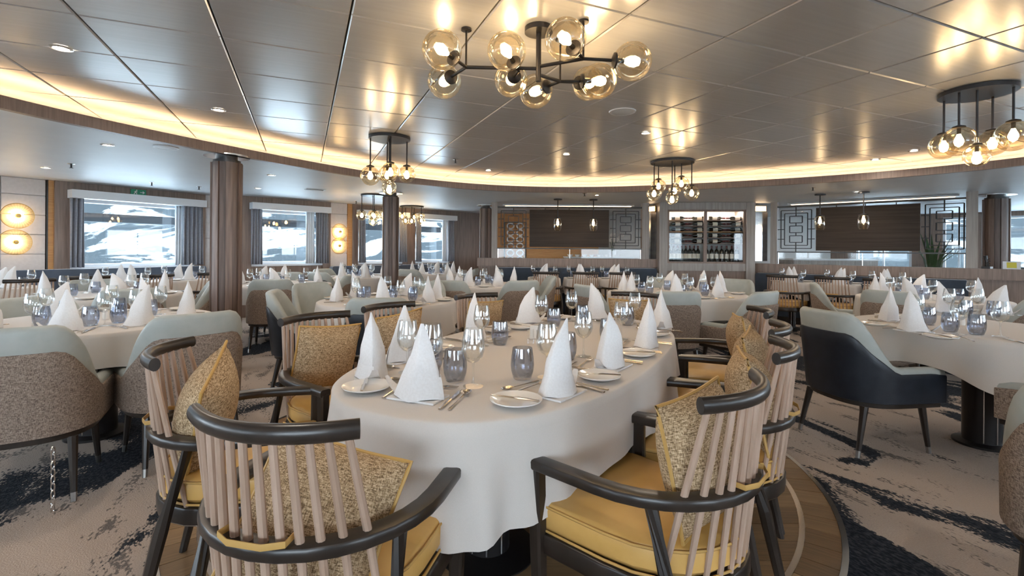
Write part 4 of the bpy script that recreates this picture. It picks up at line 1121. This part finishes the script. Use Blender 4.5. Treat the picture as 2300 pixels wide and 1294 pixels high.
def setting(tn, seat, q, f, detail=2, v=None, nap=True, small=False):
    """place setting at q for a diner looking along f"""
    f = unit(f); r = (f[1], -f[0]); a = face(f); CNT[0] += 1; v = CNT[0] if v is None else v; R = random.Random(CNT[0]*13)
    def P(x, y): return (q[0]+r[0]*x+f[0]*y, q[1]+r[1]*x+f[1]*y)
    def pull(p, mg):                     # keep things of the oval table within its edge
        if detail < 3: return p
        c, s_ = math.cos(TA), math.sin(TA); dx, dy = p[0]-TC[0], p[1]-TC[1]
        u, w_ = (dx*c+dy*s_)/(ta-mg), (-dx*s_+dy*c)/(tb-mg); k = (abs(u)**2.5+abs(w_)**2.5)**.4
        return p if k <= 1 else (TC[0]+dx/k, TC[1]+dy/k)
    at = 'at the %s seat of the %s' % (seat, tn)
    grp = 'cutlery on the '+tn
    def lay(cands, rad, ln=0.0, rot=0.0, on=None):
        """first candidate spot that is free of everything laid so far; ln = half length of cutlery"""
        for x, y in cands:
            p = pull(P(x, y), rad+.02)
            d = (-math.sin(a+rot), math.cos(a+rot))
            pts = [(p[0]+d[0]*ln*k, p[1]+d[1]*ln*k, rad) for k in ((-1,-.66,-.33,0,.33,.66,1) if ln else (0,))]
            if all(math.hypot(u[0]-w_[0], u[1]-w_[1]) > u[2]+w_[2] for u in pts for w_ in LAID):
                LAID.extend(pts); return p
        return None
    if nap:
        p = q
        if not any(math.hypot(q[0]-w_[0], q[1]-w_[1]) < .001 for w_ in LAID): LAID.append((q[0], q[1], NAPR))
        ware('folded_napkin', NAPK[v % 4], 'white cone-folded napkin ' + at, 'napkin', p, a+R.uniform(-.25,.25), 'napkins on the '+tn)
    if detail >= 1:
        big = detail == 3
        pp = lay([(-.235,-.03),(-.235,0),(-.225,.05),(-.215,.10),(-.205,.14),(.21,.16),(-.24,-.06),(-.26,.06),(-.19,.20),(-.29,.02)] if not small else [(-.185,-.03),(-.19,.02),(.19,.0)], .084)
        if pp: ware('side_plate', ME_plate, 'small white plate ' + at, 'plate', pp, a, 'plates on the '+tn)
        g = lay([(.135,.165),(.16,.14),(.11,.19),(.18,.18),(.09,.22),(-.12,.19),(.2,.1)] if not small else [(.185,0),(.18,.05),(.14,.12),(-.12,.13)], .043)
        if g: mk_wine('stemmed wine glass ' + at, (*g, ZT), a, 'wine glasses on the '+tn)
        g = lay([(.05,.215),(.03,.19),(.07,.25),(0,.24),(-.05,.2),(-.1,.17),(.1,.28)] if not small else [(.13,.085),(.12,.11),(-.13,.09),(-.11,.12)], .046)
        if g: ware('tumbler', ME_tumb, 'blue-grey water tumbler ' + at, 'glass', g, a, 'tumblers on the '+tn)
    if detail >= 2:
        j = R.uniform(-.04,.04)
        g = lay([(.112,0),(.122,-.02),(.132,.0),(.118,.03)], .009, .095, j)
        if g: ware('table_knife', ME_knife, 'steel table knife ' + at, 'knife', g, a+j, grp)
        j = R.uniform(-.04,.04)
        g = lay([(-.112,0),(-.122,-.02),(-.118,.03),(-.105,.05)], .0105, .085, j)
        if g: ware('table_fork', ME_fork, 'steel table fork ' + at, 'fork', g, a+j, grp)
        if pp: ware('butter_knife', ME_bknife, 'butter knife on the side plate ' + at, 'knife', (pp[0]-r[0]*.01, pp[1]-r[1]*.01), a+.35+R.uniform(-.1,.1), grp, ZT+.017)
    if detail >= 3:
        g = lay([(.142,-.005),(.152,.0),(.162,.01)], .0105, .085)
        if g: ware('soup_spoon', ME_spoon, 'round steel soup spoon ' + at, 'spoon', g, a, grp)
        g = lay([(-.138,-.01),(-.146,.0),(-.14,.06),(-.15,.09)], .0105, .085)
        if g: ware('starter_fork', ME_fork, 'outer steel starter fork ' + at, 'fork', g, a, grp)
        g = lay([(-.015,.112),(-.03,.115),(0,.118)], .0105, .085, -pi/2)
        if g: ware('dessert_fork', ME_fork, 'dessert fork laid crosswise ' + at, 'fork', g, a-pi/2, grp)
        g = lay([(0,.146),(-.03,.15),(-.06,.15),(-.09,.155)], .0105, .085, pi/2)
        if g: ware('dessert_spoon', ME_spoon, 'dessert spoon laid crosswise ' + at, 'spoon', g, a+pi/2, grp)
def seatword(c, q, used):
    a = (math.degrees(math.atan2(q[1]-c[1], q[0]-c[0]))+360) % 360
    W = ['right', 'far right', 'far', 'far left', 'left', 'near left', 'near', 'near right']
    k = int((a+22.5)//45) % 8
    for d in (0, 1, -1, 2, -2, 3, -3, 4):
        w = W[(k+d) % 8]
        if w not in used: used.add(w); return w
    return 'extra'

# ------------------------------------------------------------------ the oval table
table('large oval dining table under a white cloth in the foreground', TC, ta, tb, TA, 2.5, ((-.55,0),(.55,0)), .09, .2)
cloth('white cloth draped over the large oval table', TC, ta, tb, TA, 2.5, .225, .13, 0.12, 3, 220)
WS = [ # crest midpoint, facing, name, napkin pixel
    ((-.525,1.00), (.22,.975), 'spindle armchair nearest the camera, left of the pair in front', (940, 888), 'near'),
    ((.640,1.275), (-.735,.68), 'spindle armchair at the near right of the oval table, mustard seat in full view', (1258, 880), 'near right'),
    ((1.02,1.86), (-.90,.44), 'second spindle armchair along the right side of the oval table', (1374, 821), 'second right'),
    ((1.28,2.36), (-.88,.47), 'third spindle armchair along the right side of the oval table', (1452, 776), 'third right'),
    ((1.53,3.00), (-.97,.22), 'farthest spindle armchair on the right side of the oval table', (1488, 734), 'far right'),
    ((1.04,4.06), (-.57,-.82), 'spindle armchair beyond the oval table, facing the camera, right one', (1342, 714), 'far end right'),
    ((-.29,3.85), (.65,-.76), 'spindle armchair beyond the oval table, facing the camera, left one', (1186, 722), 'far end left'),
    ((-.80,3.12), (.80,-.60), 'third spindle armchair on the left side of the oval table', (1066, 757), 'third left'),
    ((-1.06,2.60), (.82,-.57), 'second spindle armchair on the left side of the oval table', (908, 806), 'second left'),
    ((-1.245,1.71), (.94,.33), 'spindle armchair at the near left, its back beside the fabric tub chair', (830, 843), 'near left')]
CUSH = ['nearest chair, left of the pair in front', 'near right chair', 'second chair on the right side', 'third chair on the right side', 'farthest chair on the right side', 'right chair beyond the oval table',
        'left chair beyond the oval table', 'third chair on the left side', 'second chair on the left side', 'near left chair']
for x_ in WS: reserve(un(x_[3][0], x_[3][1], .76))
for i, (cr, f, lb, np_, sw) in enumerate(WS):
    f = unit(f); bk = [.29,.30,.25,.25,.25,.27,.27,.27,.27,.29][i]; c = (cr[0]+f[0]*bk, cr[1]+f[1]*bk); a = face(f)
    mk_wind('%s' % lb, (c[0], c[1], 0), a, 'spindle armchairs round the oval table')
    rot = random.Random(i).uniform(-.12, .12); tl = [.22,-.05,.05,-.04,.06,.02,-.05,.09,-.08,.30][i]
    k = [.13,.165,.165,.165,.165,.165,.165,.165,.165,.13][i]; sh = [.03,0,0,0,0,0,0,0,0,.05][i]
    o = mk_cush('golden woven piped cushion on the ' + CUSH[i], (c[0]-f[0]*k+f[1]*sh, c[1]-f[1]*k-f[0]*sh, (.60) if i == 0 else .670), 0, 'golden cushions')
    o.rotation_euler = (-.20 if i else -.5, tl, a + rot)
    q = un(np_[0], np_[1], .76); fq = f
    setting('oval table', sw, q, fq, 3, i)
p = un(1192, 770, .76); ware('salt_shaker', ME_cshak, 'small clear glass cruet at the middle of the oval table, left', 'shaker', p, 0, 'cruets')
p = un(1212, 772, .76); ware('salt_shaker', ME_cshak, 'small clear glass cruet at the middle of the oval table, right', 'shaker', p, 0, 'cruets')
p = un(1202, 760, .76); t = thing('menu_block', 'small white menu stand at the middle of the oval table', 'stand', (p[0], p[1], ZT), .3)
put('card', MB().box(-.03,.03,-.004,.004,.008,.075), M_porc, t); put('foot', MB().box(-.034,.034,-.016,.016,0,.008), M_chrome, t)

# ------------------------------------------------------------------ round tables with tub chairs
def round_set(tn, c, r, chairs, extra_dirs=(), detail=2, seed=1, shakers=True, ped=.11):
    """chairs: (back point, facing, navy?, label)"""
    table('round dining table under white cloth, the ' + tn, c, r, r, 0, 2, ((0,0),), ped, .17)
    cloth('white cloth draped over the ' + tn, c, r, r, random.Random(seed).uniform(0, 1.5), 2, .20, .10, .3, seed, 120)
    used = set()
    if shakers: LAID.extend([(c[0]-.04, c[1], .022), (c[0]+.03, c[1]+.03, .022)])
    for d in [unit(x_[0][0]-c[0], x_[0][1]-c[1]) for x_ in chairs]+[(math.cos(math.radians(x_)), math.sin(math.radians(x_))) for x_ in extra_dirs]:
        reserve((c[0]+d[0]*(r-.17), c[1]+d[1]*(r-.17)))
    for b, f, nv, lb in chairs:
        tubchair(mk_tubn if nv else mk_tubf, b, f, lb)
        d = unit(b[0]-c[0], b[1]-c[1]); q = (c[0]+d[0]*(r-.17), c[1]+d[1]*(r-.17))
        setting(tn, seatword(c, q, used), q, (-d[0], -d[1]), detail)
    for a in extra_dirs:
        d = (math.cos(math.radians(a)), math.sin(math.radians(a))); q = (c[0]+d[0]*(r-.17), c[1]+d[1]*(r-.17))
        setting(tn, seatword(c, q, used), q, (-d[0], -d[1]), detail)
    if shakers:
        ware('salt_shaker', ME_shak, 'white salt shaker in the middle of the ' + tn, 'shaker', (c[0]-.04, c[1]), 0, 'salt shakers')
        ware('pepper_shaker', ME_shak, 'white pepper shaker in the middle of the ' + tn, 'shaker', (c[0]+.03, c[1]+.03), 0, 'pepper shakers')
RA = math.atan2(-.928, .371); RC = (3.06, 3.14); RN = 'right-hand oval table'
table('oval dining table under white cloth at right, its pedestal in view', RC, .68, .51, RA, 3.0, ((0,0),), .10, .15)
cloth('white cloth draped over the right-hand oval table', RC, .68, .51, RA, 3.0, .215, .08, .65, 5, 150)
tubchair(mk_tubn, (2.0,3.13), (.985,.15), 'grey and navy leather tub armchair at the right-hand table, side view')
mk_tubf('tub armchair at right, mostly hidden, its front leg beside the table pedestal', (3.05, 2.52, 0), face((-.35,.94)), 'upholstered tub armchairs')
for (px, py), f, w, nap in (((2052,742),(.93,.2),'left',True), ((1996,718),(.62,-.6),'far left',True), ((2120,699),(.1,-1),'far',True), ((2240,704),(-.6,-.8),'far right',True), ((2222,762),(.3,.95),'near',False)):
    setting(RN, w, un(px, py, .76), f, 2, nap=nap)
ware('salt_shaker', ME_shak, 'white salt shaker in the middle of the ' + RN, 'shaker', un(2160,728,.76), 0, 'salt shakers')
tubchair(mk_tubf, (1.70,1.30), (.78,.62), 'tweed-backed tub armchair cut off by the right picture edge')
round_set('left-edge round table', (-2.74, 3.20), .66, [
    ((-2.30,2.19), (-.50,.87), 0, 'big tweed-backed tub armchair at the left picture edge'),
    ((-1.77,2.74), (-.75,.66), 0, 'tweed-backed tub armchair behind the near left spindle chair'),
    ((-3.56,3.58), (.90,-.43), 0, 'grey tub armchair facing the camera at the left-edge table')], (30, 232, 95), 2, 6)
round_set('table behind the left-edge table', (-4.12, 4.92), .64, [
    ((-3.38,4.30), (-.70,.72), 0, 'tweed-backed tub armchair seen behind the left-edge table'),
    ((-3.36,5.50), (-.82,-.57), 0, 'pale tub armchair just left of the fluted column, turned left'),
    ((-4.78,5.50), (.80,-.60), 0, 'grey tub armchair facing the camera before the long banquette')], (215,), 1, 7)
round_set('table behind the fluted column', (-3.15, 6.55), .66, [
    ((-2.85,5.72), (-.33,.94), 0, 'tub armchair with pale back right of the fluted column, legs in view'),
    ((-3.45,7.45), (.3,-.95), 0, 'grey tub armchair at the far side of the table behind the column'),
    ((-2.30,6.85), (-.95,-.2), 0, 'tub armchair on the right of the table behind the column')], (190, 140), 1, 8)
round_set('mid-left round table', (-1.17, 4.58), .63, [
    ((-1.02,3.66), (-.10,1), 1, 'grey and navy tub armchair directly behind the left cushion chairs'),
    ((-2.12,4.24), (.96,.28), 1, 'grey and navy tub armchair with navy side, left of the mid-left table'),
    ((-2.20,5.24), (.85,-.53), 0, 'taupe tub armchair facing right at the mid-left table'),
    ((-1.00,5.62), (-.1,-1), 0, 'tub armchair at the far side of the mid-left table')], (20, 335), 2, 9)
round_set('far centre round table', (-.42, 6.72), .62, [
    ((-.77,5.74), (.15,1), 0, 'grey-backed tub armchair at far centre, left of the tweed one'),
    ((.15,5.84), (-.42,.9), 0, 'tweed-backed tub armchair at far centre, square to the camera'),
    ((.60,6.92), (-1,-.1), 0, 'tub armchair at far centre seen from the side, facing left')], (140, 60, 200), 1, 10)
round_set('mid-right round table', (1.88, 5.55), .76, [
    ((1.53,4.42), (-.1,1), 0, 'tweed-backed tub armchair right behind the oval table, centre right'),
    ((2.40,4.50), (-.55,.83), 0, 'tub armchair with pale top behind the right cushion chairs'),
    ((.75,5.20), (.93,.35), 0, 'grey-backed tub armchair at the left side of the mid-right table'),
    ((2.12,6.74), (-.2,-.98), 0, 'tub armchair before the wine cabinet, left of two'),
    ((3.00,6.47), (-.65,-.75), 0, 'tub armchair before the wine cabinet, right of two')], (160, 10), 2, 11)
round_set('table behind the right-hand table', (4.45, 5.15), .64, [
    ((3.62,4.68), (.86,.5), 0, 'grey tub armchair behind the right-hand table napkins'),
    ((4.60,4.08), (.0,1), 0, 'dark grey tub armchair at the right picture edge, behind the table'),
    ((3.60,5.80), (.85,-.5), 0, 'pale tub armchair with curved arm left of the far right table')], (110, 60), 1, 12)
round_set('far left round table', (-2.62, 8.35), .58, [
    ((-3.05,7.52), (.45,.9), 1, 'navy-backed tub armchair at the far left round table'),
    ((-3.45,8.75), (.9,-.4), 0, 'grey tub armchair on the left of the far left round table')], (30, 100, 300), 1, 13, False)
round_set('farthest left round table', (-1.55, 9.55), .58, [
    ((-1.9,8.75), (.4,.9), 0, 'grey tub armchair at the farthest left round table, its back to us'),
    ((-.66,9.40), (-.97,.1), 0, 'grey tub armchair at the right of the farthest left table')], (90, 180, 320), 1, 14, False)

# ------------------------------------------------------------------ square tables along the banquettes, spindle chairs before them
def square_set(label, tn, c, f, chair_lb, r=.33, gap=.66):
    """f: direction a chair sitter looks (towards the banquette)"""
    f = unit(f); a = face(f)
    table('small square dining table, the ' + label, c, r, r, a, 7, ((0,0),), .05, .18)
    cloth('white cloth on the ' + label, c, r, r, a, 7, .17, .10, pi/4, int(c[0]*100) % 97, 96)
    for k_ in (-.16, .16): reserve((c[0]+f[0]*k_, c[1]+f[1]*k_))
    q = (c[0]-f[0]*.16, c[1]-f[1]*.16); setting(label, 'aisle', q, f, 1, small=True)
    q = (c[0]+f[0]*.16, c[1]+f[1]*.16); setting(label, 'banquette', q, (-f[0], -f[1]), 1, small=True)
    if chair_lb:
        ch = (c[0]-f[0]*(gap-.25), c[1]-f[1]*(gap-.25)); mk_wind(chair_lb, (ch[0], ch[1], 0), a, 'spindle chairs by the banquettes')
nP = Seg(PA, PB, (2, 0)); nQ = Seg(PC, PD, (2, 0))
for px, w in ((1222, 'left'), (1304, 'middle'), (1380, 'right')):
    c = nP.pt(nP.at(px, 1.02), 1.02)
    square_set('%s table before the left partition' % w, w, c, (-nP.n[0], -nP.n[1]), 'spindle armchair at the %s table before the left partition' % w, .27)
for px, w in ((1780, 'left'), (1886, 'middle'), (1992, 'right')):
    c = nQ.pt(nQ.at(px, 1.25), 1.25)
    square_set('%s table before the right partition' % w, w, c, (-nQ.n[0], -nQ.n[1]), 'spindle armchair at the %s table before the right partition' % w, .25)
for px, w, k in ((12, 'near', .98), (285, 'middle', .98), (412, 'far', .98)):
    c = SA.pt(SA.at(px, k), k)
    square_set('%s table along the slate banquette' % w, w, c, (-SA.n[0], -SA.n[1]), 'spindle armchair at the %s table along the slate banquette' % w, .32, .84)
c = SA.pt(SA.at(185, 1.35), 1.35)
mk_wind('spindle armchair between the near and middle banquette tables at left', (c[0], c[1], 0), face((-SA.n[0], -SA.n[1])), 'spindle chairs by the banquettes')

# storm chain hanging under the left tub chair
ch = (-2.06, 2.33)
ch = un(80, 1165, .0)
t = thing('securing_chain', 'thin steel securing chain hanging under the left tub armchair', 'chain', (ch[0]+.02, ch[1]+.06, 0))
for k in range(9):
    z = .012+.034*k; m = MB()
    if k % 2: pth = [(.009*math.cos(i*pi/6), 0, z+.02*math.sin(i*pi/6)) for i in range(12)]
    else: pth = [(0, .009*math.cos(i*pi/6), z+.02*math.sin(i*pi/6)) for i in range(12)]
    put('link', m.tube(pth, .003, 5, True, up=(0,1,0) if k % 2 else (1,0,0)), M_chrome, t)
